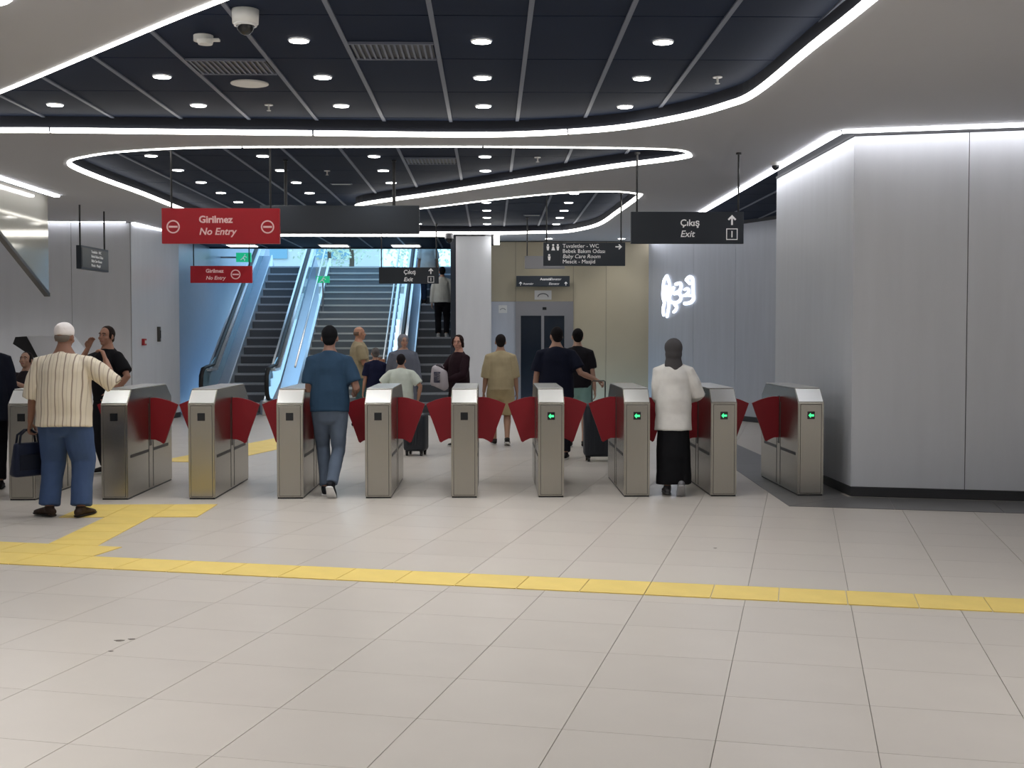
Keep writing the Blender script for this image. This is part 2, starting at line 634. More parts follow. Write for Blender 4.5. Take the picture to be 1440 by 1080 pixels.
for q, lab in zip(ISL, ('continuous white linear lamp edging the large front ceiling recess', 'white linear lamp edging the curved rear ceiling recess',
                        'white linear lamp edging the recess at the top left corner', 'added unseen linear lamp edging the recess behind the viewer on the right')):  # the last lamp is unseen, added for its light
    sgn = 1 if area2(q) > 0 else -1
    t = thing('linear_lamp', lab, 'lamp')
    strip(q, True, -0.02 * sgn, 0.016 * sgn, CEIL_S - 0.010, CEIL_S + 0.036, t)
for path, lab in (([(3.40, 26.2), (3.40, 12.08)], 'white linear lamp along the ceiling edge above the exit sign'),
                  ([(3.42, 12.02), (10.7, 10.18)], 'white linear lamp above the metal wall on the right'),
                  ([(-6.18, -4.0), (-6.18, 17.75)], 'white linear lamp above the glossy hanging panel at far left'),
                  ([(-6.40, 21.82), (-12.8, 21.82)], 'thin white linear lamp above the left rear wall'),
                  ([(-6.33, 21.95), (-6.2, 23.7)], 'short white linear lamp above the angled left wall')):
    t = thing('linear_lamp', lab, 'lamp')
    thin = 'thin' in lab
    strip(path, False, -0.012 if thin else -0.04, 0.012 if thin else 0.04, CEIL_S - (0.012 if thin else 0.026), CEIL_S - 0.001, t, m='ledw')
t = thing('linear_lamp', 'pink white linear lamp over the escalator opening', 'lamp')
strip([(-5.0, 24.46), (-0.75, 24.46)], False, -0.03, 0.03, CEIL_S - 0.04, CEIL_S - 0.001, t)

# downlights -----------------------------------------------------------
bm = bmesh.new()
cyl(bm, (0, 0, -0.005), 0.07, 0.010, 20)
lens_me = bpy.data.meshes.new('lens')
bm.to_mesh(lens_me)
bm.free()
lens_me.materials.append(M['lamp'])
bm = bmesh.new()
o_ = [bm.verts.new((0.08 * math.cos(a), 0.08 * math.sin(a), 0)) for a in [2 * math.pi * k / 24 for k in range(24)]]
i_ = [bm.verts.new((0.071 * math.cos(a), 0.071 * math.sin(a), -0.008)) for a in [2 * math.pi * k / 24 for k in range(24)]]
for k in range(24):
    bm.faces.new([o_[k], o_[(k + 1) % 24], i_[(k + 1) % 24], i_[k]])
ring_me = bpy.data.meshes.new('trim_ring')
bm.to_mesh(ring_me)
bm.free()
ring_me.materials.append(M['lampring'])
def lamp_data(name, w):
    d_ = bpy.data.lights.new(name, 'SPOT')
    d_.energy = w * 4
    d_.spot_size = R(125)
    d_.spot_blend = 0.8
    d_.shadow_soft_size = 0.06
    d_.color = (1.0, 0.985, 0.965)
    return d_


LD = {'front': lamp_data('downlight_front', LAMP_FRONT), 'rear': lamp_data('downlight_rear', LAMP_REAR), 'back': lamp_data('fill_back', FILL_BACK), 'side': lamp_data('fill_side', FILL_SIDE)}


def downlight(x, y, z, label, group, bay):
    t = thing('downlight', label, 'light', (x, y, z), 0, group)
    link('lens', lens_me, None, t)
    link('trim_ring', ring_me, None, t)
    l = bpy.data.objects.new('lamp', LD[bay])
    COL.objects.link(l)
    l.parent = t
    l.location = (0, 0, -0.02)


ordn = ['first', 'second', 'third', 'fourth', 'fifth', 'sixth', 'seventh', 'eighth', 'ninth', 'tenth', 'eleventh']
GX = [-0.065 + 1.328 * k for k in range(-6, 6)]
rows1 = [9.07 + 1.27 * k for k in range(-4, 3)]
for ri, y in enumerate(reversed(rows1)):
    xs = [x for x in GX if inside((x, y), ISL[0]) and inside((x + .12, y), ISL[0]) and inside((x - .12, y), ISL[0]) and inside((x, y + .1), ISL[0])]
    for k, x in enumerate(xs):
        downlight(x, y, CEIL_D - 0.001, 'white downlight, front ceiling recess, %s row from far edge, %s from left' % (ordn[ri], ordn[k]), 'downlights of the front ceiling recess', 'front')
rows2 = [14.85 + 1.27 * k for k in range(8)]
for ri, y in enumerate(rows2):
    xs = [x for x in GX if all(inside((x + a, y + b), ISL[1]) for a, b in ((.15, 0), (-.15, 0), (0, .15), (0, -.12)))]
    for k, x in enumerate(xs):
        downlight(x, y, CEIL_D - 0.001, 'small downlight, rear ceiling recess, %s row from the front, %s from left' % (ordn[ri], ordn[k]), 'downlights of the rear ceiling recess', 'rear')
for q, w in ((ISL[2], 'left'), (ISL[3], 'right')):  # unseen fill lamps added behind the viewer to light the foreground
    for y in (-1.3, 0.2, 1.7, 3.2, 4.7):
        for x in (-4.4, -3.2, 4.8, 6.1, 7.3):
            if inside((x, y), q):
                downlight(x, y, CEIL_D - 0.001, 'added unseen downlight in the %s ceiling recess behind the viewer' % w, 'added downlights behind the viewer ' + w, 'back')
for k, (x, y) in enumerate(((-9.0, 12.5), (-9.0, 16.0), (-8.2, 19.5), (-10.6, 19.5))):  # out-of-view fill lamps added to brighten the left rear wall
    downlight(x, y, CEIL_S - 0.001, 'added unseen downlight in the pale ceiling beyond the left hanging panel', 'added downlights beyond the left panel', 'side')
for k, (px, py) in enumerate(((800, 0), (700, 0))):
    x, y = (1.2, 25.4) if k == 0 else (2.7, 25.4)
    downlight(x, y, CEIL_S - 0.001, 'warm downlight close to the lift wall, %s one' % ('left' if k == 0 else 'right'), 'downlights by the lift', 'rear')

# ceiling fittings ---------------------------------------------------------
p = PH(345, 14, CEIL_D)
t = thing('dome_camera', 'white dome security camera on the dark ceiling near the top left', 'camera', p)
bm = bmesh.new(); cyl(bm, (0, 0, -0.045), 0.085, 0.09, 24, r2=0.09); mesh_obj('housing', bm, 'white', t, True)
bm = bmesh.new(); ellipsoid(bm, (0, 0, -0.09), (0.062, 0.062, 0.075), seg=20); mesh_obj('dome', bm, 'screen', t, True)
bm = bmesh.new(); cyl(bm, (0, 0, -0.095), 0.075, 0.02, 24); mesh_obj('collar', bm, 'lampring', t, True)
p = PH(286, 50, CEIL_D)
t = thing('smoke_detector', 'white smoke detector beside the dome camera on the dark ceiling', 'detector', p)
bm = bmesh.new(); cyl(bm, (0, 0, -0.02), 0.07, 0.04, 24); mesh_obj('base', bm, 'white', t)
bm = bmesh.new(); cyl(bm, (0.02, -0.03, -0.055), 0.05, 0.03, 24, r2=0.06); mesh_obj('sensor', bm, 'white', t)
bm = bmesh.new(); bbox(bm, 0.05, 0.12, -0.05, 0.0, -0.045, -0.03); mesh_obj('arm', bm, 'white', t)
p = PH(351, 117, CEIL_D)
t = thing('ceiling_speaker', 'round white ceiling loudspeaker grille in the dark panel', 'speaker', p)
bm = bmesh.new(); cyl(bm, (0, 0, -0.006), 0.145, 0.012, 32); mesh_obj('grille', bm, 'white', t)
bm = bmesh.new(); cyl(bm, (0, 0, -0.004), 0.16, 0.008, 32); mesh_obj('rim', bm, 'lampring', t)
for i, (col, py_a, lab) in enumerate(((-1, 70, 'dark slotted air vent in the front ceiling left of the centre downlights'), (-3, 93, 'dark slotted air vent next to the round ceiling speaker'),
                                      (-1, 225, 'dark slotted air vent in the rear ceiling recess'))):
    x = px0 + (col if i != 1 else -3) * PWD
    if i == 0:
        x = px0 - PWD
    if i == 1:
        x = px0 - 3 * PWD
    y = PH(550, py_a, CEIL_D).y
    t = thing('air_vent', lab, 'vent', (x, y, CEIL_D - 0.004))
    box('backing', 0.03, PWD - 0.03, -0.24, 0.24, -0.003, 0.002, 'black', t)
    for k in range(14):
        xx = 0.05 + k * (PWD - 0.1) / 13
        box('slat', xx - 0.008, xx + 0.008, -0.23, 0.23, -0.014, -0.003, 'panel' if k % 1 else 'rail', t)
    for y_ in (-0.25, 0.25):
        box('frame_bar', 0.02, PWD - 0.02, y_ - 0.012, y_ + 0.012, -0.016, 0.002, 'rail', t)
for px, py, w in ((378, 147, 'left of centre below the speaker'), (1009, 108, 'in the right corner of the front recess'), (756, 221, 'in the rear recess right of centre'), (460, 240, 'in the rear recess left of centre')):
    p = PH(px, py, CEIL_D)
    t = thing('sprinkler', 'small sprinkler head on the dark ceiling ' + w, 'sprinkler', p)
    bm = bmesh.new(); cyl(bm, (0, 0, -0.004), 0.04, 0.008, 16); mesh_obj('plate', bm, 'lampring', t)
    bm = bmesh.new(); cyl(bm, (0, 0, -0.03), 0.009, 0.05, 10); cyl(bm, (0, 0, -0.056), 0.02, 0.004, 12); mesh_obj('head', bm, 'white', t)
for px, w in ((860, 'left'), (877, 'right')):
    p = PH(px, 170, CEIL_D)
    t = thing('ceiling_sensor', 'small grey sensor at the rim of the front recess, %s of two' % w, 'sensor', p)
    bm = bmesh.new(); bbox(bm, -0.035, 0.035, -0.03, 0.03, -0.035, 0, 0.006); mesh_obj('box', bm, 'lampring', t)
    bm = bmesh.new(); ellipsoid(bm, (0, 0, -0.035), (0.02, 0.02, 0.014), seg=10); mesh_obj('lens', bm, 'screen', t)
for px, py, z_, w in ((480, 258, CEIL_D, 'left'), (748, 302, CEIL_D, 'right')):
    p = PH(px, py, z_)
    t = thing('slot_lamp', 'thin unlit slot diffuser in the rear ceiling recess, %s one' % w, 'diffuser', p)
    box('frame', -0.15, 0.15, -0.05, 0.05, -0.012, 0, 'rail', t)
    box('slot', -0.13, 0.13, -0.03, 0.03, -0.016, -0.011, 'white', t)
p = PH(1100, 228, CEIL_S)
t = thing('bullet_camera', 'small round security camera beside the lamp above the corridor', 'camera', (3.29, p.y, CEIL_S))
bm = bmesh.new(); cyl(bm, (0, 0, -0.02), 0.05, 0.04, 18); mesh_obj('base', bm, 'white', t)
bm = bmesh.new(); ellipsoid(bm, (0, 0, -0.05), (0.045, 0.045, 0.045), seg=14); mesh_obj('dome', bm, 'screen', t)

# ------------------------------------------------------------------ walls
def panel_wall(wall, org, d, nrm, edges, z0, z1, m, proud=0.012, gap=0.008, name='wall_panel'):
    """flat panels standing proud of a wall: org + d*s, outward normal nrm"""
    for a, b in zip(edges, edges[1:]):
        p = org + d * (a + gap / 2)
        q = org + d * (b - gap / 2)
        bm = bmesh.new()
        prism(bm, [(p.x, p.y), (q.x, q.y), (q.x + nrm.x * proud, q.y + nrm.y * proud), (p.x + nrm.x * proud, p.y + nrm.y * proud)], 'z', z0, z1)
        mesh_obj(name, bm, m, wall)


def slab(name, pts, z0, z1, m, parent=None):
    o = prism_obj(name, pts, 'z', z0, z1, m, parent)
    return o


# right-hand metal block: front on the floor grid, left flank along the gate lanes
XR = 3.60
ymid = 15.45
fr0 = Vector((XR, 12.15, 0))
fr1 = fr0 + U * 8.0
wr = tag(slab('wall_right', [(fr0.x, fr0.y), (fr1.x, fr1.y), (fr1.x, fr1.y + 2), (fr1.x, ymid), (XR, ymid)], 0, CEIL_D + 0.02, 'joint'), kind='structure')
panel_wall(wr, fr0, U, -V, [-0.016, 1.06, 2.36, 3.66, 4.96, 6.26, 7.5], 0.10, 3.56, 'alu')
panel_wall(wr, Vector((XR, 12.15, 0)), Vector((0, 1, 0)), Vector((-1, 0, 0)), [-0.016, 3.3], 0.10, 3.56, 'alu')
br_ = tag(slab('baseboard_right', [(XR - 0.02, 12.13), (fr1.x, fr1.y - 0.025), (fr1.x, fr1.y), (XR + .001, 12.15), (XR + .001, ymid), (XR - 0.02, ymid)], 0.0045, 0.095, 'base'), kind='structure')
tr = tag(slab('trim_1', [(XR - 0.022, 12.13), (fr1.x, fr1.y - 0.027), (fr1.x, fr1.y), (XR + .001, 12.15), (XR + .001, ymid), (XR - 0.022, ymid)], 3.565, 3.59, 'base'), kind='structure')

# slanted wall with the lit lettering, runs from the lift wall to the right corridor
sa, sb = Vector((3.36, 26.1, 0)), Vector((5.25, 21.7, 0))
sd = (sb - sa).normalized()
sn = Vector((sd.y, -sd.x, 0))
if sn.y > 0:
    sn = -sn
send = sa + sd * 10.0
ws = tag(slab('wall_corridor', [(sa.x, sa.y), (send.x, send.y), (send.x - sn.x * .3, send.y - sn.y * .3), (sa.x - sn.x * .3, sa.y - sn.y * .3)], 0, CEIL_D + 0.02, 'joint'), kind='structure')
_L = (sb - sa).length
panel_wall(ws, sa, sd, sn, [0.0, 1.75, 3.2, 4.9, 6.6, 8.3, 9.9], 0.10, 3.68, 'alu2')
panel_wall(ws, sa, sd, sn, [0.0, 9.9], 0.0045, 0.10, 'base', 0.02, 0, 'skirting')

# lift wall
WY = 26.1
wl = tag(box('wall_back', -0.25, 3.42, WY, WY + 0.3, 0, CEIL_D, 'joint'), kind='structure')
dx0, dx1 = PY(725, 500, WY).x, PY(806, 500, WY).x
dzt = PY(725, 424, WY).z
for a, b, z0_, z1_ in ((-0.2, dx0, 0.1, dzt), (-0.2, dx0, dzt, 3.58), (dx0, dx1, dzt, 3.58), (dx1, 2.45, 0.1, 3.58), (2.45, 3.38, 0.1, 3.58)):
    box('wall_panel', a + .003, b - .003, WY - 0.012, WY, z0_ + .003, z1_ - .003, 'beige' if not (b == dx0 and z0_ == 0.1) else 'alu2', wl)
box('skirting', -0.2, dx0, WY - 0.02, WY, 0, 0.1, 'base', wl)
box('skirting', dx1, 3.38, WY - 0.02, WY, 0, 0.1, 'base', wl)
# lift doors
lift = thing('lift_entrance', 'steel lift entrance with two dark glass sliding doors in the beige wall', 'elevator', ((dx0 + dx1) / 2, WY, 0))
hw = (dx1 - dx0) / 2
zt = PY(740, 444, WY).z
box('door_frame', -hw, -hw + 0.11, -0.05, -0.001, 0, zt, 'frame', lift)
box('door_frame', hw - 0.19, hw, -0.05, -0.001, 0, zt, 'frame', lift)
hd = box('header', -hw, hw, -0.05, -0.001, zt, dzt, 'frame', lift)
box('floor_display', -0.04, 0.04, -0.056, -0.05, (zt + dzt) / 2 - .03, (zt + dzt) / 2 + .03, 'screen', hd)
mid = PY(763, 500, WY).x - (dx0 + dx1) / 2
for a, b in ((-hw + 0.11, mid - 0.03), (mid + 0.03, hw - 0.19)):
    dr = box('door', a, b, -0.03, -0.005, 0.01, zt, 'door', lift)
    box('door_edge', (b if b < 0.1 else a - 0.03), (b + 0.03 if b < 0.1 else a), -0.034, -0.006, 0.01, zt, 'frame', dr)
for a, b, z0_, z1_, lab in ((PY(752, 0, WY).x, PY(776, 0, WY).x, PY(0, 421, WY).z, PY(0, 408, WY).z, 'small pale notice above the lift doors'),
                            (PY(701, 0, WY).x, PY(713, 0, WY).x, PY(0, 440, WY).z, PY(0, 429, WY).z, 'small white notice left of the lift')):
    t = thing('notice', lab, 'notice', ((a + b) / 2, WY - 0.013, (z0_ + z1_) / 2))
    box('sheet', -(b - a) / 2, (b - a) / 2, -0.006, 0, -(z1_ - z0_) / 2, (z1_ - z0_) / 2, 'white', t)
    bm = bmesh.new()
    pts = [(.11 * math.cos(a_), .07 * math.sin(a_) - .04) for a_ in [math.pi * k / 10 for k in range(11)]]
    k_ = (b - a) / 0.36
    tube(bm, [(p_[0] * k_, -0.008, p_[1] * k_) for p_ in pts], [0.008 * k_ + .002] * 11, Vector((0, 1, 0)), 6, 'flat')
    mesh_obj('symbol', bm, 'joint', t)

# pillar between escalators and lift
PYL = 24.75
pxa, pxb = PY(641, 400, PYL).x, PY(690, 400, PYL).x
wp = tag(box('wall_pillar', pxa, pxb, PYL, WY + 0.3, 0, CEIL_D, 'joint'), kind='structure')
box('wall_panel', pxa + .002, pxb, PYL - 0.012, PYL, 0.1, 3.59, 'alu', wp)
box('wall_panel', pxb, pxb + 0.012, PYL, WY - .02, 0.1, 3.59, 'alu', wp)
box('skirting', pxa, pxb + .01, PYL - 0.02, PYL, 0, 0.1, 'base', wp)
p = PY(698, 341, PYL - 0.3)
t = thing('wall_lamp', 'small bright box lamp under the ceiling beside the pillar', 'lamp', (p.x, PYL - 0.3, CEIL_S))
box('bracket', -0.10, -0.05, -0.03, 0.03, -0.22, 0, 'black', t)
box('lens', -0.05, 0.06, -0.05, 0.03, -0.2, -0.02, 'lamp', t, 0.008)
p = PY(632, 326, 24.3)
t = thing('ceiling_camera', 'small grey security camera at the top left of the pillar', 'camera', (p.x, 24.2, CEIL_S))
bm = bmesh.new(); cyl(bm, (0, 0, -0.05), 0.09, 0.1, 18); mesh_obj('housing', bm, 'frame', t)
bm = bmesh.new(); ellipsoid(bm, (0, 0, -0.10), (0.08, 0.08, 0.1), seg=14); mesh_obj('dome', bm, 'screen', t, True)

# left rear walls
wlr = tag(box('wall_left_rear', -12.9, -6.35, 21.9, 22.2, 0, CEIL_S, 'joint'), kind='structure')
xs = PY(101, 400, 21.9).x
for a, b in ((-12.9, -11.1), (-11.1, -9.2), (-9.2, xs), (xs, -6.352)):
    box('wall_panel', a + .004, b - .004, 21.888, 21.9, 0.1, 3.585, 'alu', wlr)
box('skirting', -12.9, -6.35, 21.88, 21.9, 0, 0.1, 'base', wlr)
la, lb = Vector((-6.35, 21.89, 0)), Vector((-6.12, 24.3, 0))
ld = (lb - la).normalized()
ln = Vector((ld.y, -ld.x, 0))
wla = tag(slab('wall_left_angled', [(la.x, la.y), (lb.x, lb.y), (lb.x - .5, lb.y), (la.x - .4, la.y + .02)], 0, CEIL_S, 'joint'), kind='structure')
panel_wall(wla, la, ld, ln, [0.0, (lb - la).length], 0.1, 3.59, 'alu')
panel_wall(wla, la, ld, ln, [0.0, (lb - la).length], 0.0, 0.1, 'base', 0.02, 0, 'skirting')
for px, py, nm, lab, m_, w in ((200, 481, 'fire_call_point', 'red fire alarm call point on the left wall', 'red', .06), (221, 470, 'switch_box', 'slim dark switch box on the left wall by the red call point', 'dsteel', .035)):
    d = ray(px, py)
    o3 = Vector((0, 0, EYE))
    s_ = (la - o3).dot(ln) / d.dot(ln)
    p = o3 + d * s_ + ln * 0.012
    t = thing(nm, lab, 'alarm' if 'fire' in nm else 'switch', p, math.atan2(ln.x, -ln.y) if False else math.atan2(-ln.x, ln.y) + math.pi)
    hh = .06 if 'fire' in nm else .14
    box('case', -w, w, -0.05, 0, -hh, hh, m_, t, 0.006)
    box('face', -w * .6, w * .6, -0.056, -0.05, -hh * .5, hh * .5, 'white' if 'fire' in nm else 'screen', t)

# glossy hanging panel on the far left, sloped lower edge
XL = -6.36
p1, p2 = PH(0, 330, 0), None
d = ray(0, 330); a1 = Vector((0, 0, EYE)) + d * (XL / d.x)
d = ray(68, 415); a2 = Vector((0, 0, EYE)) + d * (XL / d.x)
d = ray(68, 350); yend = (d * (XL / d.x)).y
slope = (a2.z - a1.z) / (a2.y - a1.y)
ytop = a1.y + (CEIL_S - a1.z) / slope
whang = tag(prism_obj('wall_left_hanging', [(ytop, CEIL_S), (yend, CEIL_S), (yend, a2.z)], 'x', XL - 0.05, XL, 'gloss'), kind='structure')
bm = bmesh.new()
w_ = 0.05
prism(bm, [(ytop, CEIL_S - .001), (ytop + .12, CEIL_S - .001), (yend + .01, a2.z + .03), (yend + .01, a2.z - 0.02), (yend - .02, a2.z - .02)], 'x', XL - 0.06, XL + 0.012)
mesh_obj('edge_trim', bm, 'dsteel', whang)

# outer shell of the hall, out of frame
tag(box('wall_rear', -13.1, 11, -4.4, -4.2, 0, CEIL_D + .2, 'alu2'), kind='structure')
tag(box('wall_left', -13.2, -13.0, -4.2, 22.2, 0, CEIL_D + .2, 'alu2'), kind='structure')
tag(box('wall_right_side', 11, 11.2, -4.2, 24, 0, CEIL_D + .2, 'alu2'), kind='structure')

# ------------------------------------------------------------------ stairwell
Z0Y, SL = 25.6, 0.577
LAND_Z = 3.34
LAND_Y = Z0Y + LAND_Z / SL
wsl = tag(box('wall_stair_left', -6.75, -6.42, 24.31, 36, 0, 7.2, 'bluewall'), kind='structure')
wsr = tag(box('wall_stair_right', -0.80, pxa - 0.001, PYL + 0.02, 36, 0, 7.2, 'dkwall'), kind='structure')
tag(box('trim_2', -6.6, -6.40, 24.28, 24.34, 0, 3.6, 'joint'), kind='structure')
fl2 = tag(box('floor_landing', -6.42, -0.8, LAND_Y, 60, LAND_Z - 0.3, LAND_Z, 'pave'), kind='structure')
fl3 = tag(box('floor_stair_foot', -6.42, -0.1, 25.4, 26.4, -0.2, -0.0005, 'tile'), kind='structure')
tag(box('ground', -40, 40, LAND_Y + 5, 95, LAND_Z - 0.5, LAND_Z - 0.02, 'pave'), kind='structure')
# dark ceiling over the foot of the escalators
ce = tag(box('ceiling_escalator', -6.42, -0.8, 24.5, 28.3, CEIL_S + 0.02, CEIL_S + 0.12, 'panel'), kind='structure')
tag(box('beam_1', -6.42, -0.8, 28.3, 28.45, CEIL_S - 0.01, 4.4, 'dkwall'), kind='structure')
for k in range(7):
    x = -5.9 + k * 0.8
    box('ceiling_rail', x - .02, x + .02, 24.55, 28.3, CEIL_S + 0.008, CEIL_S + 0.02, 'rail', ce)
for px, w in ((341, 'left'), (470, 'middle'), (571, 'right')):
    p = PY(px, 347, 27.6)
    t = thing('ceiling_lamp', 'flat rectangular ceiling lamp above the escalators, %s of three' % w, 'lamp', (p.x, 27.6, CEIL_S + 0.02))
    box('frame', -0.33, 0.33, -0.26, 0.26, -0.02, 0, 'white', t)
    box('diffuser', -0.3, 0.3, -0.23, 0.23, -0.03, -0.02, 'led', t)


def hz(y):
    return max(0.0, min(LAND_Z, (y - Z0Y) * SL))


def incl(bm, x0, x1, ya, yb, lo, hi):
    """bar following the incline between ya and yb"""
    prism(bm, [(ya, (ya - Z0Y) * SL + lo), (yb, (yb - Z0Y) * SL + lo), (yb, (yb - Z0Y) * SL + hi), (ya, (ya - Z0Y) * SL + hi)], 'x', x0, x1)


def escalator(xl, xr, label, name='escalator'):
    t = thing(name, label, 'escalator', (0, 0, 0))
    n = 17
    rise = LAND_Z / n
    run = rise / SL
    bm = bmesh.new()
    bbox(bm, xl, xr, 0, run + 0.02, -rise, -0.006)
    stm = bpy.data.meshes.new('step')
    bmesh.ops.recalc_face_normals(bm, faces=bm.faces)
    bm.to_mesh(stm)
    bm.free()
    stm.materials.append(M['riser'])
    bm = bmesh.new()
    bbox(bm, xl, xr, -0.012, run + 0.02, -0.04, 0)
    trm = bpy.data.meshes.new('tread')
    bmesh.ops.recalc_face_normals(bm, faces=bm.faces)
    bm.to_mesh(trm)
    bm.free()
    trm.materials.append(M['tread'])
    for k in range(n):
        s = link('step', stm, None, t, loc=(0, Z0Y + k * run, (k + 1) * rise))
        link('tread', trm, None, s)
    box('comb_plate', xl, xr, Z0Y - 0.9, Z0Y, 0, 0.012, 'dsteel', t)
    ye = LAND_Y + 0.6
    for sgn, xe in ((-1, xl), (1, xr)):
        xo = xe + sgn * 0.24
        a, b = min(xe, xe + sgn * .03), max(xe, xe + sgn * .03)
        bm = bmesh.new(); incl(bm, a, b, Z0Y - 0.3, LAND_Y, -0.25, 0.30); mesh_obj('skirt_panel', bm, 'deck', t)
        a, b = min(xe, xe + sgn * .28), max(xe, xe + sgn * .28)
        bm = bmesh.new(); prism(bm, [(Z0Y - 0.6, 0), (LAND_Y + .5, 0), (LAND_Y + .5, LAND_Z), (LAND_Y, LAND_Z + .28), (Z0Y, 0.28), (Z0Y - 0.6, 0.28)], 'x', min(xe + sgn * .031, xe + sgn * .27), max(xe + sgn * .031, xe + sgn * .27)); mesh_obj('base_cladding', bm, 'bluewall', t)
        xa, xb = xo - 0.03, xo + 0.03
        # glass balustrade in panes
        ys = [Z0Y - 0.55, Z0Y + 0.75, Z0Y + 2.05, Z0Y + 3.35, Z0Y + 4.65, LAND_Y + 0.2]
        for ya, yb in zip(ys, ys[1:]):
            bm = bmesh.new()
            lo_a, lo_b = max(0.28, (ya - Z0Y) * SL + .281), (yb - Z0Y) * SL + .281
            prism(bm, [(ya + .004, lo_a), (yb - .004, lo_b), (yb - .004, lo_b + .60), (ya + .004, max(lo_a, .28) + .60)], 'x', xo - 0.012, xo + 0.012)
            mesh_obj('glass_pane', bm, 'glass', t)
        bm = bmesh.new()
        prism(bm, [(Z0Y - .6, .88), (Z0Y + 0.02, .89), (LAND_Y + .1, LAND_Z + .90), (LAND_Y + .1, LAND_Z + .95), (Z0Y, .94), (Z0Y - .6, .93)], 'x', xo - 0.1, xo + 0.1)
        mesh_obj('capping', bm, 'deck', t)
        # black handrail with its rounded newel end
        pts = [(xo, LAND_Y + 0.1, LAND_Z + 0.98), (xo, Z0Y + 0.05, 1.0), (xo, Z0Y - 0.5, 0.975), (xo, Z0Y - 0.85, 0.94), (xo, Z0Y - 1.02, 0.80), (xo, Z0Y - 1.05, 0.62), (xo, Z0Y - 1.0, 0.44), (xo, Z0Y - 0.85, 0.33), (xo, Z0Y - .6, 0.30)]
        bm = bmesh.new(); tube(bm, pts, [(0.045, 0.03)] * len(pts), Vector((1, 0, 0)), 10, 'flat'); mesh_obj('handrail', bm, 'rubber', t, True)
        bm = bmesh.new(); cyl(bm, (xo, Z0Y - 0.68, 0.62), 0.30, 0.05, 28, 'x'); mesh_obj('newel', bm, 'glass', t)
        box('newel_base', xo - 0.11, xo + 0.11, Z0Y - 0.95, Z0Y - 0.6, 0, 0.30, 'steeltop', t, 0.02)
    return t


escalator(-5.52, -4.70, 'left escalator with dark steps beside the blue wall')
escalator(-1.66, -0.87, 'right escalator with dark steps beside the pillar, carrying passengers')
# stone stairs in the middle
st = thing('staircase', 'wide grey stone staircase between the two escalators', 'stairs')
ns = 20
rise, run = LAND_Z / ns, (LAND_Y - Z0Y) / ns
sx0, sx1 = -4.10, -2.22
bm = bmesh.new(); bbox(bm, sx0, sx1, 0, run + .02, -rise, -0.04); s_me = bpy.data.meshes.new('step'); bmesh.ops.recalc_face_normals(bm, faces=bm.faces); bm.to_mesh(s_me); bm.free(); s_me.materials.append(M['stone'])
bm = bmesh.new(); bbox(bm, sx0, sx1, -0.02, run + .01, -0.04, 0); n_me = bpy.data.meshes.new('tread'); bmesh.ops.recalc_face_normals(bm, faces=bm.faces); bm.to_mesh(n_me); bm.free(); n_me.materials.append(M['nosing'])
for k in range(ns):
    s = link('step', s_me, None, st, loc=(0, Z0Y + k * run, (k + 1) * rise))
    link('tread', n_me, None, s)
for x in (sx0 + .03, sx1 - .03):
    bm = bmesh.new(); incl(bm, x - .03, x + .03, Z0Y - .1, LAND_Y, 0.02, 0.22); mesh_obj('stringer', bm, 'deck', st)
    bm = bmesh.new(); tube(bm, [(x, Z0Y + .1, .95), (x, LAND_Y, LAND_Z + .93)], [.022, .022], n=8, cap='flat'); mesh_obj('handrail', bm, 'steeltop', st)
# emergency exit signs
for px, py, y, w, hh, lab in ((343, 362, 29.5, .36, .22, 'green running man exit sign high on the stairwell left'), (454, 393, 29.2, .32, .16, 'green exit sign at the top of the stone stairs')):
    p = PY(px, py, y)
    t = thing('exit_sign', lab, 'exit sign', p)
    box('lightbox', -w / 2, w / 2, -0.03, 0.03, -hh / 2, hh / 2, 'exitgreen', t)
    bm = bmesh.new()
    tube(bm, [(-.02, -.034, -.02), (.02, -.034, .03)], [.014, .014], n=6)
    tube(bm, [(.03, -.034, .06), (.032, -.034, .061)], [.014, .014], n=6)
    tube(bm, [(-.02, -.034, -.02), (-.07, -.034, -.06)], [.011, .009], n=6)
    tube(bm, [(-.02, -.034, -.02), (.03, -.034, -.05), (.02, -.034, -.08)], [.011, .01, .009], n=6)
    tube(bm, [(.02, -.034, .03), (.07, -.034, .0)], [.009, .008], n=6)
    mesh_obj('running_figure', bm, 'print', t)
    if px < 400:
        box('wall_bracket', -6.42 - p.x, -w / 2, -.015, .015, -.02, .02, 'frame', t)
    else:
        box('post', -.015, .015, -.02, .02, -hh / 2 - (p.z - hh / 2 - hz(y)) - .02, -hh / 2, 'frame', t)
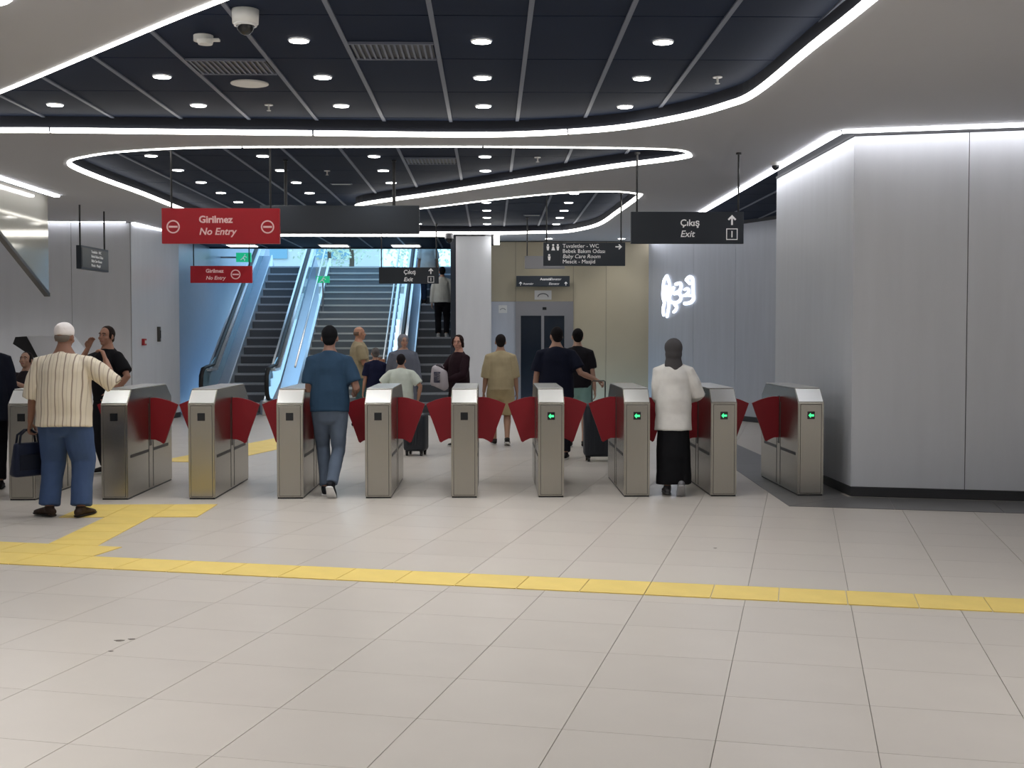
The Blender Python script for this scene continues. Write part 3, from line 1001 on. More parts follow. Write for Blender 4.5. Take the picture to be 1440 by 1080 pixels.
# outside: street wall and trees seen past the landing
box_ = thing('street_building', 'pale building across the street beyond the stair top', 'building', (0, 0, 0))
box('facade', -16, -5.2, 58, 60, LAND_Z - .1, 16, 'white', box_)
for k in range(3):
    box('window', -14 + k * 2.9, -12.4 + k * 2.9, 57.9, 58, 5.2, 7.0, 'glass', box_)
for k, (x, y, r_) in enumerate(((-5.2, 46, 1.5), (-3.0, 50, 1.9), (-6.8, 52, 1.8))):
    t = thing('tree', 'sunlit street tree beyond the stair top, ' + ('left of the three', 'nearest the middle', 'rear one')[[1, 2, 0][k] if False else k], 'tree', (x, y, LAND_Z))
    bm = bmesh.new(); tube(bm, [(0, 0, -.1), (.05, 0, 1.0), (0, .05, 2.4)], [.12, .09, .06], n=8, cap='flat'); mesh_obj('trunk', bm, 'bark', t)
    bm = bmesh.new()
    for q in range(700):
        v = Vector((random.gauss(0, 1), random.gauss(0, 1), random.gauss(0, 1))).normalized() * r_ * random.uniform(.5, 1)
        c = Vector((v.x, v.y, 2.1 + v.z * .75))
        s = random.uniform(.05, .11)
        a = Vector((random.uniform(-1, 1), random.uniform(-1, 1), random.uniform(-1, 1))).normalized()
        b = a.orthogonal().normalized()
        bm.faces.new([bm.verts.new(c + a * s), bm.verts.new(c + b * s * .6), bm.verts.new(c - a * s), bm.verts.new(c - b * s * .6)])
    tag(mesh_obj('foliage', bm, 'leaf', t), kind='stuff')

# ------------------------------------------------------------------ flap gates
GW, GL = 0.258, 1.66
prof = [(0, 0.015), (0, 0.935), (0.145, 1.068), (1.46, 1.068), (GL, 0.935), (GL, 0.015)]
bm = bmesh.new()
prism(bm, prof, 'x', -GW / 2, GW / 2)
bmesh.ops.bevel(bm, geom=bm.edges[:], offset=0.006, segments=2, affect='EDGES')
body_me = bpy.data.meshes.new('gate_body')
bmesh.ops.recalc_face_normals(bm, faces=bm.faces); bm.to_mesh(body_me); bm.free(); body_me.materials.append(M['steel'])


def shared(name, fn, m):
    bm = bmesh.new(); fn(bm)
    me = bpy.data.meshes.new(name)
    bmesh.ops.recalc_face_normals(bm, faces=bm.faces); bm.to_mesh(me); bm.free()
    me.materials.append(M[m])
    return me


plinth_me = shared('plinth', lambda b: bbox(b, -GW / 2 + .006, GW / 2 - .006, .008, GL - .008, 0, .015), 'black')
front_me = shared('front_panel', lambda b: bbox(b, -GW / 2 + .026, GW / 2 - .026, -.004, .002, .03, .915, .0015), 'steel')


def _top(b):
    n = Vector((0, -(1.068 - .935), .145)).normalized()
    vs = []
    for dx in (-GW / 2 + .008, GW / 2 - .008):
        for t_ in (.05, .95):
            vs.append(Vector((dx, .145 * t_, .935 + .133 * t_)))
    lo = [b.verts.new(v + n * .0005) for v in vs]
    hi = [b.verts.new(v + n * .004) for v in vs]
    for q in ((0, 1, 3, 2),):
        b.faces.new([hi[i] for i in q]); b.faces.new([lo[i] for i in q][::-1])
    for i, j in ((0, 1), (1, 3), (3, 2), (2, 0)):
        b.faces.new([lo[i], lo[j], hi[j], hi[i]])


gasket_me = shared('panel_gasket', lambda b: bbox(b, -GW / 2 + .022, GW / 2 - .022, -.0015, .002, .026, .919), 'dsteel')
top_me = shared('top_plate', _top, 'steeltop')
lid_me = shared('lid', lambda b: bbox(b, -GW / 2 + .004, GW / 2 - .004, .165, 1.44, 1.069, 1.078, .003), 'steeltop')
reader_me = shared('card_reader', lambda b: bbox(b, -.036, .036, -.010, -.0045, .77, .845, .002), 'screen')
arrow_me = shared('arrow', lambda b: prism(b, [(-.028, .807), (-.006, .832), (-.006, .817), (.026, .817), (.026, .797), (-.006, .797), (-.006, .782)], 'y', -.0125, -.0105), 'green')
slot_me = {s: shared('side_slot', lambda b, s=s: [bbox(b, s * (GW / 2 + .001) - .0015, s * (GW / 2 + .001) + .0015, a, c, .40, .43) for a, c in ((.10, .72), (.92, 1.5))], 'black') for s in (-1, 1)}
seam_me = {s: shared('side_seam', lambda b, s=s: [bbox(b, s * (GW / 2 + .001) - .0012, s * (GW / 2 + .001) + .0012, a, a + .012, .03, .9) for a in (.74, .9)], 'dsteel') for s in (-1, 1)}
fslot_me = {s: shared('flap_slot', lambda b, s=s: bbox(b, s * (GW / 2 + .001) - .002, s * (GW / 2 + .001) + .002, .79, .85, .46, .965), 'dsteel') for s in (-1, 1)}
FO = [(0.0, .955), (.05, .957), (.11, .948), (.19, .925), (.285, .885), (.245, .77), (.20, .65), (.145, .49), (.128, .478), (.10, .497), (.05, .52), (0.0, .522)]
flap_me = {s: shared('flap', lambda b, s=s: prism(b, [(s * (GW / 2 + .003 + x), z) for x, z in FO], 'y', .805, .835), 'flap') for s in (-1, 1)}
for s in (-1, 1):
    pass
glab = ['stainless flap gate at the far left edge behind the old man, first of the row', 'second flap gate from the left, right of the old man in the striped shirt',
        'third flap gate from the left, by the left escalator newel', 'fourth flap gate from the left, left of the man in the blue shirt',
        'fifth flap gate from the left, right of the man in the blue shirt', 'sixth flap gate from the left, in front of the woman with a bag',
        'seventh flap gate from the left, green arrow, in front of the man in navy', 'eighth flap gate from the left, green arrow, left of the woman in white',
        'ninth flap gate from the left, green arrow, right of the woman in white', 'rightmost flap gate with green arrow beside the metal wall']
gpx = [(13, 50), (143, 180), (266, 302), (390, 426), (514, 550), (635, 671), (757, 793), (878, 913), (1000, 1035), (1121, 1158)]
for i, (a, b) in enumerate(gpx):
    yb = 12.10 + 0.026 * ((a + b) / 2 - 690) / 1730 * 12
    x = (PY((a + b) / 2, 690, yb).x)
    t = thing('flap_gate', glab[i], 'gate', (x, yb, 0), 0, 'row of ticket flap gates')
    link('gate_body', body_me, None, t)
    link('plinth', plinth_me, None, t)
    link('front_panel', front_me, None, t)
    link('panel_gasket', gasket_me, None, t)
    link('top_plate', top_me, None, t)
    link('lid', lid_me, None, t)
    rd = link('card_reader', reader_me, None, t)
    if i >= 6:
        rd['label'] = 'black display with a green left arrow'
        link('arrow', arrow_me, None, rd)
    for s in (-1, 1):
        if (i == 9 and s == 1) or (i == 0 and s == -1 and False):
            continue
        link('side_slot', slot_me[s], None, t)
        link('side_seam', seam_me[s], None, t)
        link('flap_slot', fslot_me[s], None, t)
        link('flap', flap_me[s], None, t)


# ------------------------------------------------------------------ hanging signs
def ring_pts(bm, cx, cz, r0, r1, y0, y1, n=28):
    A = []
    for y in (y0, y1):
        for r_ in (r0, r1):
            A.append([bm.verts.new((cx + r_ * math.cos(2 * math.pi * k / n), y, cz + r_ * math.sin(2 * math.pi * k / n))) for k in range(n)])
    for P, Q in ((A[0], A[1]), (A[1], A[3]), (A[3], A[2]), (A[2], A[0])):
        for k in range(n):
            bm.faces.new([P[k], P[(k + 1) % n], Q[(k + 1) % n], Q[k]])


def no_entry(x, z, r_, yf, parent, m='pinkprint'):
    bm = bmesh.new()
    ring_pts(bm, x, z, r_ * .80, r_, yf - .003, yf)
    bbox(bm, x - r_ * .66, x + r_ * .66, yf - .003, yf, z - r_ * .14, z + r_ * .14)
    mesh_obj('no_entry_symbol', bm, m, parent)


def arrow_up(x, z, s, yf, parent, rot=0.0):
    pts = [(0, 1), (.85, .15), (.6, -.1), (.18, .3), (.18, -1), (-.18, -1), (-.18, .3), (-.6, -.1), (-.85, .15)]
    c_, s_ = math.cos(rot), math.sin(rot)
    bm = bmesh.new()
    prism(bm, [(x + s * (a * c_ - b * s_), z + s * (a * s_ + b * c_)) for a, b in pts], 'y', yf - .003, yf)
    mesh_obj('arrow_symbol', bm, 'print', parent)


def sign(label, px_a, py_a, px_b, py_b, y, m, rods, zceil=CEIL_D, th=0.06, rz=0.0, name='hanging_sign', rr=.011):
    a, b = PY(px_a, py_a, y), PY(px_b, py_b, y)
    w, h = abs(b.x - a.x), abs(a.z - b.z)
    t = thing(name, label, 'sign', ((a.x + b.x) / 2, y, (a.z + b.z) / 2), rz)
    box('board', -w / 2, w / 2, -th / 2, th / 2, -h / 2, h / 2, m, t, 0.004)
    for q in rods:
        bm = bmesh.new()
        zc = zceil - (a.z + b.z) / 2
        tube(bm, [(q * w, 0, h / 2 - .005), (q * w, 0, zc)], [rr, rr], n=8, cap='flat')
        cyl(bm, (q * w, 0, zc - .01), .03, .02, 12)
        mesh_obj('rod', bm, 'black', t)
    return t, w, h, -th / 2


t, w, h, yf = sign('large red no entry sign hanging above the left gates', 228, 293, 394, 343, 13.5, 'signred', (-.42, .42))
text('Girilmez', .105, -.235, .035, yf - .002, 'pinkprint', t, bold=.003)
text('No Entry', .105, -.235, -.095, yf - .002, 'pinkprint', t, shear=.22, bold=.002)
no_entry(-w / 2 + .125, -.01, .072, yf, t)
no_entry(w / 2 - .13, -.01, .072, yf, t)
t, w, h, yf = sign('dark exit sign with white up arrow and boxed 1 above the right gates', 887, 298, 1045, 343, 13.5, 'signdark', (-.445, .455), CEIL_S)
text('Çıkış', .10, -.08, .02, yf - .002, 'print', t, bold=.0015)
text('Exit', .10, -.08, -.10, yf - .002, 'print', t, shear=.22, bold=.001)
arrow_up(w / 2 - .13, .085, .055, yf, t)
bm = bmesh.new()
cx, cz, q = w / 2 - .13, -.07, .062
for (a, b, c, d_) in ((-q, q, q - .009, q), (-q, q, -q, -q + .009), (-q, -q + .009, -q, q), (q - .009, q, -q, q)):
    bbox(bm, cx + a, cx + b, yf - .003, yf, cz + c, cz + d_)
mesh_obj('number_box', bm, 'print', t)
text('1', .10, cx, cz - .034, yf - .002, 'print', t, align='CENTER', bold=.001)
t, w, h, yf = sign('wide blank dark sign hanging behind the red no entry sign', 366, 289, 590, 329, 15.2, 'signdark', (-.34, .34), rr=.02)
box('face_frame', -w / 2 + .02, w / 2 - .02, yf - .004, yf + .001, -h / 2 + .02, h / 2 - .02, 'signdark', t)
t, w, h, yf = sign('small red no entry sign hanging before the left escalator', 268, 374, 355, 398, 24.2, 'signred', (-.45, .45), CEIL_S)
text('Girilmez', .10, -.30, .035, yf - .002, 'pinkprint', t, bold=.003)
text('No Entry', .10, -.30, -.10, yf - .002, 'pinkprint', t, shear=.22, bold=.002)
no_entry(.28, 0, .095, yf, t)
t, w, h, yf = sign('small dark exit sign hanging before the right escalator', 533, 376, 617, 399, 23.8, 'signdark', (-.46, .46), CEIL_D)
text('Çıkış', .11, -.10, .03, yf - .002, 'print', t, bold=.002)
text('Exit', .11, -.10, -.11, yf - .002, 'print', t, shear=.22, bold=.002)
arrow_up(w / 2 - .15, .085, .055, yf, t)
bm = bmesh.new()
cx, cz, q = w / 2 - .15, -.075, .06
for (a, b, c, d_) in ((-q, q, q - .009, q), (-q, q, -q, -q + .009), (-q, -q + .009, -q, q), (q - .009, q, -q, q)):
    bbox(bm, cx + a, cx + b, yf - .003, yf, cz + c, cz + d_)
mesh_obj('number_box', bm, 'print', t)
text('1', .09, cx, cz - .03, yf - .002, 'print', t, align='CENTER', bold=.001)
t, w, h, yf = sign('dark facilities sign listing toilets, baby care room and prayer room', 764, 341, 879, 374, 18.6, 'signdark', (-.46, .45))
for k, (s_, it) in enumerate((('Tuvaletler - WC', 0), ('Bebek Bakım Odası', 0), ('Baby Care Room', .2), ('Mescit - Masjid', 0))):
    text(s_, .082, -.33, .095 - k * .078, yf - .002, 'print', t, shear=it, bold=.0)
arrow_up(w / 2 - .10, .11, .05, yf, t, -math.pi / 2)
bm = bmesh.new()
for k, (x, z) in enumerate(((-.55, .10), (-.47, .10), (-.40, .10), (-.53, -.05))):
    cyl(bm, (x, yf - .002, z + .035), .016, .004, 12, 'y')
    prism(bm, [(x - .022, z + .015), (x + .022, z + .015), (x + .012, z - .045), (x - .012, z - .045)] if k != 1 else [(x - .01, z + .015), (x + .01, z + .015), (x + .028, z - .045), (x - .028, z - .045)], 'y', yf - .004, yf)
mesh_obj('pictograms', bm, 'print', t)
box('divider', -.355, -.349, yf - .003, yf, -h / 2 + .03, h / 2 - .03, 'joint', t)
t, w, h, yf = sign('blank light grey sign hanging behind the facilities sign', 738, 360, 794, 378, 22.5, 'frame', (-.44,), CEIL_D)
box('face_frame', -w / 2 + .02, w / 2 - .02, yf - .004, yf + .001, -h / 2 + .02, h / 2 - .02, 'frame', t)
t, w, h, yf = sign('narrow dark lift sign mounted over the lift doors', 726, 388, 801, 403, 25.95, 'signdark', ())
box('bracket', -.3, .3, .03, .13, -.05, .05, 'black', t)
text('Asansör', .072, -.06, .02, yf - .002, 'print', t, bold=.001)
text('Elevator', .072, .14, .02, yf - .002, 'print', t, shear=.2)
text('Asansör', .066, -.42, -.075, yf - .002, 'print', t)
text('Elevator', .066, .12, -.075, yf - .002, 'print', t, shear=.2)
arrow_up(-w / 2 + .09, -.05, .04, yf, t)
arrow_up(w / 2 - .08, -.05, .04, yf, t)
# sideways information sign at left
ga, gb = PH(109, 288, CEIL_S), PH(141, 297, CEIL_S)
gy = (gb - ga)
L_ = 1.05
gd = Vector((0.06, 1.0, 0)).normalized()
zt_, zb_ = PY(110, 345, ga.y).z, PY(110, 378, ga.y).z
t = thing('hanging_sign', 'dark information sign seen edge-on hanging in front of the left wall', 'sign', (ga.x + .03, ga.y, (zt_ + zb_) / 2), math.atan2(gd.y, gd.x))
hh = (zt_ - zb_) / 2
box('board', -.06, L_ + .02, -.04, .04, -hh, hh, 'signdark', t, .004)
box('face_frame', -.03, L_ - .01, -.044, -.038, -hh + .03, hh - .03, 'dsteel', t)
for k in range(4):
    text(('Tuvaletler - WC', 'Bebek Bakım Odası', 'Baby Care Room', 'Mescit - Masjid')[k], .062, .33, .085 - k * .07, -.046, 'print', t, shear=.2 if k == 2 else 0)
for q in (0.0, L_ - .05):
    bm = bmesh.new(); tube(bm, [(q, 0, hh - .01), (q, 0, CEIL_S - (zt_ + zb_) / 2)], [.014, .014], n=8, cap='flat'); mesh_obj('rod', bm, 'black', t)

# lit white lettering on the slanted wall
d = ray(955, 415)
o3 = Vector((0, 0, EYE))
p = o3 + d * ((sa - o3).dot(sn) / d.dot(sn)) + sn * 0.02
t = thing('lit_lettering', 'white glowing calligraphic lettering on the slanted grey wall', 'sign', p, math.atan2(-sn.x, sn.y) + math.pi)
strokes = [([(480, 90), (410, 190), (395, 330), (385, 430), (395, 520), (425, 610), (400, 690), (395, 770), (410, 850)], 22),
           ([(480, 90), (530, 200), (555, 330), (520, 420), (480, 510), (530, 600), (525, 720), (490, 880)], 22),
           ([(470, 300), (480, 420), (470, 520)], 26),
           ([(690, 265), (790, 255), (815, 320), (770, 400), (650, 445), (750, 440), (810, 500), (790, 580), (680, 620), (570, 590), (540, 500), (600, 400), (640, 330)], 24),
           ([(670, 660), (715, 700), (690, 760), (645, 795)], 22),
           ([(930, 200), (1000, 150), (1070, 190), (1080, 330), (1085, 470), (1095, 560), (1040, 620), (960, 640), (895, 640)], 26),
           ([(890, 380), (950, 360), (990, 410), (930, 470), (870, 490), (960, 490), (1030, 500)], 18),
           ([(950, 230), (1010, 280)], 18)]
pxs = p.y / FPX
fore = abs(sn.y)
for pts, wd in strokes:
    P3 = [((x - 740) / 13.5 * pxs * 1.55, -.012, -(y - 475) / 13.5 * pxs) for x, y in pts]
    C3 = catmull([Vector(v) for v in P3], False, 5) if len(P3) > 2 else [Vector(v) for v in P3]
    bm = bmesh.new(); tube(bm, C3, [wd / 13.5 * pxs * 1.25] * len(C3), Vector((0, 1, 0)), 8); mesh_obj('stroke', bm, 'neon', t, True)

# ------------------------------------------------------------------ ticket machine at left
kp = PH(60, 600, 0)
KY = 18.3
a = PY(37, 472, KY); b = PY(57, 508, KY); c = PY(82, 472, KY)
t = thing('ticket_machine', 'silver ticket machine with slanted dark screen behind the left gate', 'machine', (a.x, KY, 0))
ztop, zmid = a.z, b.z
dx = b.x - a.x
prism_obj('cabinet', [(dx, 0.02), (dx + .62, 0.02), (dx + .62, zmid), (.52, ztop), (0, ztop), (dx, zmid)], 'y', 0, .55, 'alu', t, .006)
prism_obj('screen_panel', [(-.02, ztop - .01), (dx - .02, zmid + .02), (dx - .10, zmid + .04), (-.22, ztop - .12), (-.18, ztop - .02)], 'y', .05, .5, 'black', t)
box('plinth', dx + .03, dx + .59, .03, .52, 0, .02, 'black', t)
box('card_slot', dx + .12, dx + .42, -.006, .002, zmid - .45, zmid - .25, 'screen', t)
box('seam', dx + .02, dx + .6, -.004, .002, zmid - .02, zmid - .012, 'joint', t)
#PEOPLE#

# ------------------------------------------------------------------ people
_REM = []


def remesh(o, voxel, smooth_it=3, wob=0.0, wsc=7.0):
    m_ = o.modifiers.new('rm', 'REMESH')
    m_.mode = 'VOXEL'
    m_.voxel_size = voxel
    s = o.modifiers.new('sm', 'SMOOTH')
    s.factor = 0.5
    s.iterations = smooth_it
    _REM.append((o, wob, wsc))


def ik(a, b, l1, l2, hint):
    a, b = Vector(a), Vector(b)
    d = b - a
    L = d.length
    mx = (l1 + l2) * 0.998
    if L > mx:
        b = a + d * (mx / L)
        d = b - a
        L = mx
    x = (l1 * l1 - l2 * l2 + L * L) / (2 * L)
    hgt = math.sqrt(max(0.0, l1 * l1 - x * x))
    n = d / L
    h = Vector(hint)
    h = h - n * h.dot(n)
    h = h.normalized() if h.length > 1e-5 else Vector((0, 1, 0))
    return a + n * x + h * hgt, b


SKIN = {}
CLOTH = {}


def skin(rgb):
    if rgb not in SKIN:
        SKIN[rgb] = mat('skin', rgb, 0.55, var=0.04, scale=14)
    return SKIN[rgb]


def cloth(rgb, rough=0.85):
    if rgb not in CLOTH:
        CLOTH[rgb] = mat('cloth', rgb, rough, var=0.07, scale=9, bump=0.12, bscale=120, spec=0.2)
    return CLOTH[rgb]


def striped():
    m = mat('striped shirt cloth', (226, 216, 198), 0.85, spec=0.2)
    nt = m.node_tree
    tc = nt.nodes.new('ShaderNodeTexCoord')
    sp = nt.nodes.new('ShaderNodeSeparateXYZ')
    nt.links.new(tc.outputs['Object'], sp.inputs[0])
    nz = nt.nodes.new('ShaderNodeTexNoise')
    nz.inputs['Scale'].default_value = 3.0
    nt.links.new(tc.outputs['Object'], nz.inputs['Vector'])
    a = nt.nodes.new('ShaderNodeMath'); a.operation = 'MULTIPLY_ADD'; a.inputs[1].default_value = 0.03
    nt.links.new(nz.outputs['Fac'], a.inputs[0]); nt.links.new(sp.outputs['X'], a.inputs[2])
    b = nt.nodes.new('ShaderNodeMath'); b.operation = 'MULTIPLY'; b.inputs[1].default_value = 1 / 0.068
    nt.links.new(a.outputs[0], b.inputs[0])
    c = nt.nodes.new('ShaderNodeMath'); c.operation = 'FRACT'
    nt.links.new(b.outputs[0], c.inputs[0])
    r = nt.nodes.new('ShaderNodeValToRGB')
    e = r.color_ramp.elements
    e[0].position, e[0].color = 0.0, lin((160, 146, 132))
    e[1].position, e[1].color = 1.0, lin((226, 216, 198))
    for ps, cc in ((0.10, (150, 134, 120)), (0.17, (226, 216, 198)), (0.50, (226, 216, 198)), (0.54, (196, 184, 166)), (0.60, (226, 216, 198))):
        q = e.new(ps); q.color = lin(cc)
    nt.links.new(c.outputs[0], r.inputs['Fac'])
    nt.links.new(r.outputs['Color'], nt.nodes['Principled BSDF'].inputs['Base Color'])
    return m


TOR = [(0.82, .135, .10), (0.92, .168, .118), (1.0, .155, .112), (1.07, .138, .102), (1.2, .150, .108), (1.31, .164, .115), (1.37, .152, .104), (1.41, .126, .09), (1.45, .088, .074), (1.49, .06, .06)]


def tor(z):
    if z <= TOR[0][0]:
        return TOR[0][1], TOR[0][2]
    for a, b in zip(TOR, TOR[1:]):
        if z <= b[0]:
            t = (z - a[0]) / (b[0] - a[0])
            return a[1] + (b[1] - a[1]) * t, a[2] + (b[2] - a[2]) * t
    return TOR[-1][1], TOR[-1][2]


def person(label, loc, yaw, h=1.72, girth=1.0, feet=((-.11, 0, 0, 0, -8), (.11, 0, 0, 0, 8)), hands=(None, None), lean=0.0, head=(0, 0),
           top=None, sleeve='short', hem=0.88, loose=.02, bottom='trousers', bcol=(40, 40, 46), bloose=.018, shoe=(36, 32, 30), sole=(225, 225, 222), hair='short', hcol=(24, 20, 20),
           sk=(176, 134, 112), voxel=.009, topmat=None, elbow=(None, None), handdir=(None, None), fingers=0.5, shoes='shoe', drop=0.0, gname=None):
    """feet: (x, y, z, pitch, toe-out) ; hands: wrist points ; all metres for a 1.72 m figure facing +Y"""
    t = thing('person', label, 'person', loc, yaw, gname)
    S = h / 1.72
    t.scale = (S, S, S)
    pel = Vector((0, 0, .92 - drop))
    rotl = Matrix.Rotation(-lean, 4, 'X')

    def tp(x, y, z):
        return pel + rotl @ (Vector((x * girth if abs(x) > .05 else x, y, z - .92)))
    smt = skin(sk)
    bm = bmesh.new()
    # trunk
    zs = [.88, .94, 1.0, 1.07, 1.14, 1.22, 1.30, 1.37, 1.42, 1.46, 1.50]
    gx = girth
    tube(bm, [tp(0, .012 * math.sin((z - .9) * 5), z) for z in zs], [(tor(z)[0] * gx * .95, tor(z)[1] * gx * .95) for z in zs], n=18)
    # neck and head
    tube(bm, [tp(0, -.012, 1.44), tp(0, .004, 1.53), tp(0, .012, 1.57)], [.064, .054, .054], n=14)
    HC = tp(0, .02, 1.60)
    hm = Matrix.Translation(HC) @ rotl @ Matrix.Rotation(head[0], 4, 'Z') @ Matrix.Rotation(-head[1], 4, 'X')
    ellipsoid(bm, (0, -.008, .022), (.074, .093, .094), hm, 20)
    ellipsoid(bm, (0, .022, -.035), (.056, .066, .074), hm, 16)
    ellipsoid(bm, (0, .062, -.088), (.026, .024, .02), hm, 12)
    tube(bm, [hm @ Vector((0, .086, .012)), hm @ Vector((0, .102, -.026))], [.0095, .015], n=8)
    ellipsoid(bm, (0, .072, .03), (.05, .018, .016), hm, 12)
    ellipsoid(bm, (0, .082, -.062), (.024, .012, .011), hm, 10)
    for s in (-1, 1):
        ellipsoid(bm, (s * .078, -.008, -.008), (.012, .02, .033), hm, 10)
        ellipsoid(bm, (s * .045, .058, -.025), (.02, .02, .02), hm, 10)
    # arms
    arms = []
    for k, s in ((0, -1), (1, 1)):
        sh = tp(s * .172, -.005, 1.372)
        w = hands[k] or (s * .25 * max(1, gx * .98), .04, .82 - drop)
        eh = elbow[k] or (s * .25, -1, -.1)
        el, wr = ik(sh, w, .29, .255, eh)
        arms.append((sh, el, wr))
        tube(bm, [sh, sh.lerp(el, .35), sh.lerp(el, .75), el, el.lerp(wr, .3), el.lerp(wr, .75), wr], [.055, .05, .043, .039, .041, .031, .026], n=12)
        d = Vector(handdir[k]).normalized() if handdir[k] else (wr - el).normalized()
        pn = Vector((-s, 0, 0)) - d * (-s * d.x)      # palm looks inward
        if pn.length < .2:
            pn = Vector((0, 0, -1)) - d * (-d.z)
        pn.normalize()
        ac = d.cross(pn).normalized()
        if ac.y < 0 or (abs(ac.y) < .2 and ac.z < 0):
            ac = -ac                                   # towards the thumb
        pe = wr + d * .088
        tube(bm, [wr, wr + d * .03, pe], [(.024, .02), (.036, .016), (.041, .013)], ac, 12)
        for f, (off, ln_) in enumerate(((.031, .072), (.0105, .082), (-.0105, .076), (-.031, .060))):
            b0 = pe + ac * off - d * .008
            c1 = fingers * .9
            d1 = (d * math.cos(c1 * .6) + pn * math.sin(c1 * .6) + ac * off * 1.2).normalized()
            d2 = (d * math.cos(c1 * 1.5) + pn * math.sin(c1 * 1.5)).normalized()
            d3 = (d * math.cos(c1 * 2.2) + pn * math.sin(c1 * 2.2)).normalized()
            q1 = b0 + d1 * ln_ * .45
            q2 = q1 + d2 * ln_ * .33
            q3 = q2 + d3 * ln_ * .26
            tube(bm, [b0, q1, q2, q3], [.0105, .0095, .0088, .0078], ac, 8)
        t0 = wr + d * .025 + ac * .028
        t1 = t0 + (d * .6 + ac * .7 + pn * .3).normalized() * .035
        t2 = t1 + (d * .85 + ac * .25 + pn * .45).normalized() * .03
        t3 = t2 + (d * .9 + pn * .5).normalized() * .022
        tube(bm, [t0, t1, t2, t3], [.014, .0125, .0105, .009], ac, 8)
    # legs
    legs = []
    for k, s in ((0, -1), (1, 1)):
        fx, fy, fz, pitch, toe = feet[k]
        hp = pel + Vector((s * .088 * min(gx, 1.15), 0, -.02))
        fm = Matrix.Translation((fx, fy, fz)) @ Matrix.Rotation(R(-toe), 4, 'Z') @ Matrix.Rotation(R(pitch), 4, 'X')
        an = fm @ Vector((0, -.03, .085))
        kn, an2 = ik(hp, an, .425, .415, (s * .12, 1, 0))
        if (an2 - an).length > .004:
            fm = Matrix.Translation(an2 - an) @ fm
            an = an2
        legs.append((hp, kn, an, fm))
        tube(bm, [hp, hp.lerp(kn, .3), hp.lerp(kn, .75), kn, kn.lerp(an, .28), kn.lerp(an, .7), an], [.092 * gx, .083 * gx, .064, .056, .058, .042, .037], n=14)
        tube(bm, [fm @ Vector((0, -.07, .035)), fm @ Vector((0, -.01, .045)), fm @ Vector((0, .08, .032)), fm @ Vector((0, .15, .02))], [(.03, .03), (.034, .038), (.042, .024), (.034, .014)], Vector((1, 0, 0)), 12)
    bd = mesh_obj('body', bm, smt, t, True)
    remesh(bd, voxel, 3)
    # face details
    for s in (-1, 1):
        bm = bmesh.new()
        ellipsoid(bm, (s * .029, .074, .008), (.011, .010, .006), hm, 10)
        e = mesh_obj('eye', bm, skin((205, 196, 190)), t, True)
        bm = bmesh.new()
        ellipsoid(bm, (s * .029, .0815, .008), (.0065, .004, .006), hm, 8)
        mesh_obj('iris', bm, 'black', e, True)
        bm = bmesh.new()
        tube(bm, [hm @ Vector((s * .046, .078, .027)), hm @ Vector((s * .028, .088, .032)), hm @ Vector((s * .013, .089, .029))], [.004, .005, .004], n=6)
        mesh_obj('eyebrow', bm, cloth(hcol if hair != 'cap' else (120, 112, 106)), t, True)
    bm = bmesh.new()
    tube(bm, [hm @ Vector((-.022, .086, -.062)), hm @ Vector((0, .096, -.06)), hm @ Vector((.022, .086, -.062))], [.004, .006, .004], n=6)
    mesh_obj('lips', bm, skin((150, 84, 78)), t, True)
    # hair or headwear
    bm = bmesh.new()
    hn = 'hair'
    if hair == 'short':
        ellipsoid(bm, (0, -.024, .036), (.082, .092, .092), hm, 22)
        ellipsoid(bm, (0, -.055, -.02), (.066, .052, .062), hm, 16)
        for s in (-1, 1):
            ellipsoid(bm, (s * .066, .005, .01), (.016, .03, .045), hm, 10)
    elif hair == 'bald':
        ellipsoid(bm, (0, -.036, .0), (.080, .072, .05), hm, 20)
        for s in (-1, 1):
            ellipsoid(bm, (s * .07, -.01, .0), (.012, .035, .035), hm, 10)
    elif hair == 'tied':
        ellipsoid(bm, (0, -.022, .035), (.084, .094, .092), hm, 22)
        ellipsoid(bm, (0, -.05, -.03), (.072, .055, .075), hm, 16)
        for s in (-1, 1):
            tube(bm, [hm @ Vector((s * .06, .045, .06)), hm @ Vector((s * .08, .02, .0)), hm @ Vector((s * .074, -.01, -.06))], [.02, .022, .02], n=8)
        ellipsoid(bm, (0, -.12, -.01), (.04, .035, .045), hm, 12)
    elif hair == 'cap':
        ellipsoid(bm, (0, -.012, .056), (.086, .100, .078), hm, 22)
        tube(bm, [hm @ Vector((0, -.012, .012)), hm @ Vector((0, -.012, .05))], [(.083, .098), (.087, .101)], Vector((1, 0, 0)), 24, 'flat')
        hn = 'cap'
    elif hair == 'scarf':
        ellipsoid(bm, (0, -.026, .026), (.100, .108, .106), hm, 22)
        ellipsoid(bm, (0, -.036, -.04), (.094, .092, .10), hm, 18)
        tube(bm, [hm @ Vector((0, -.025, -.05)), tp(0, -.015, 1.50), tp(0, -.02, 1.42), tp(.02, -.06, 1.34)], [(.090, .082), (.085, .078), (.105, .085), (.05, .05)], Vector((1, 0, 0)), 18)
        hn = 'headscarf'
    ho = mesh_obj(hn, bm, cloth(hcol), t, True)
    remesh(ho, .009, 3, .003, 18)
    if hair == 'cap':
        bm = bmesh.new()
        ellipsoid(bm, (0, -.05, -.005), (.072, .05, .05), hm, 14)
        remesh(mesh_obj('hair', bm, cloth((120, 112, 106)), t, True), .009, 2)
    # upper garment
    tm = topmat or cloth(top)
    bm = bmesh.new()
    zs = [z for z in [hem, hem + .03, hem + .09, .9, .98, 1.06, 1.14, 1.22, 1.30, 1.37, 1.42, 1.455] if z >= hem]
    zs = sorted(set(zs))

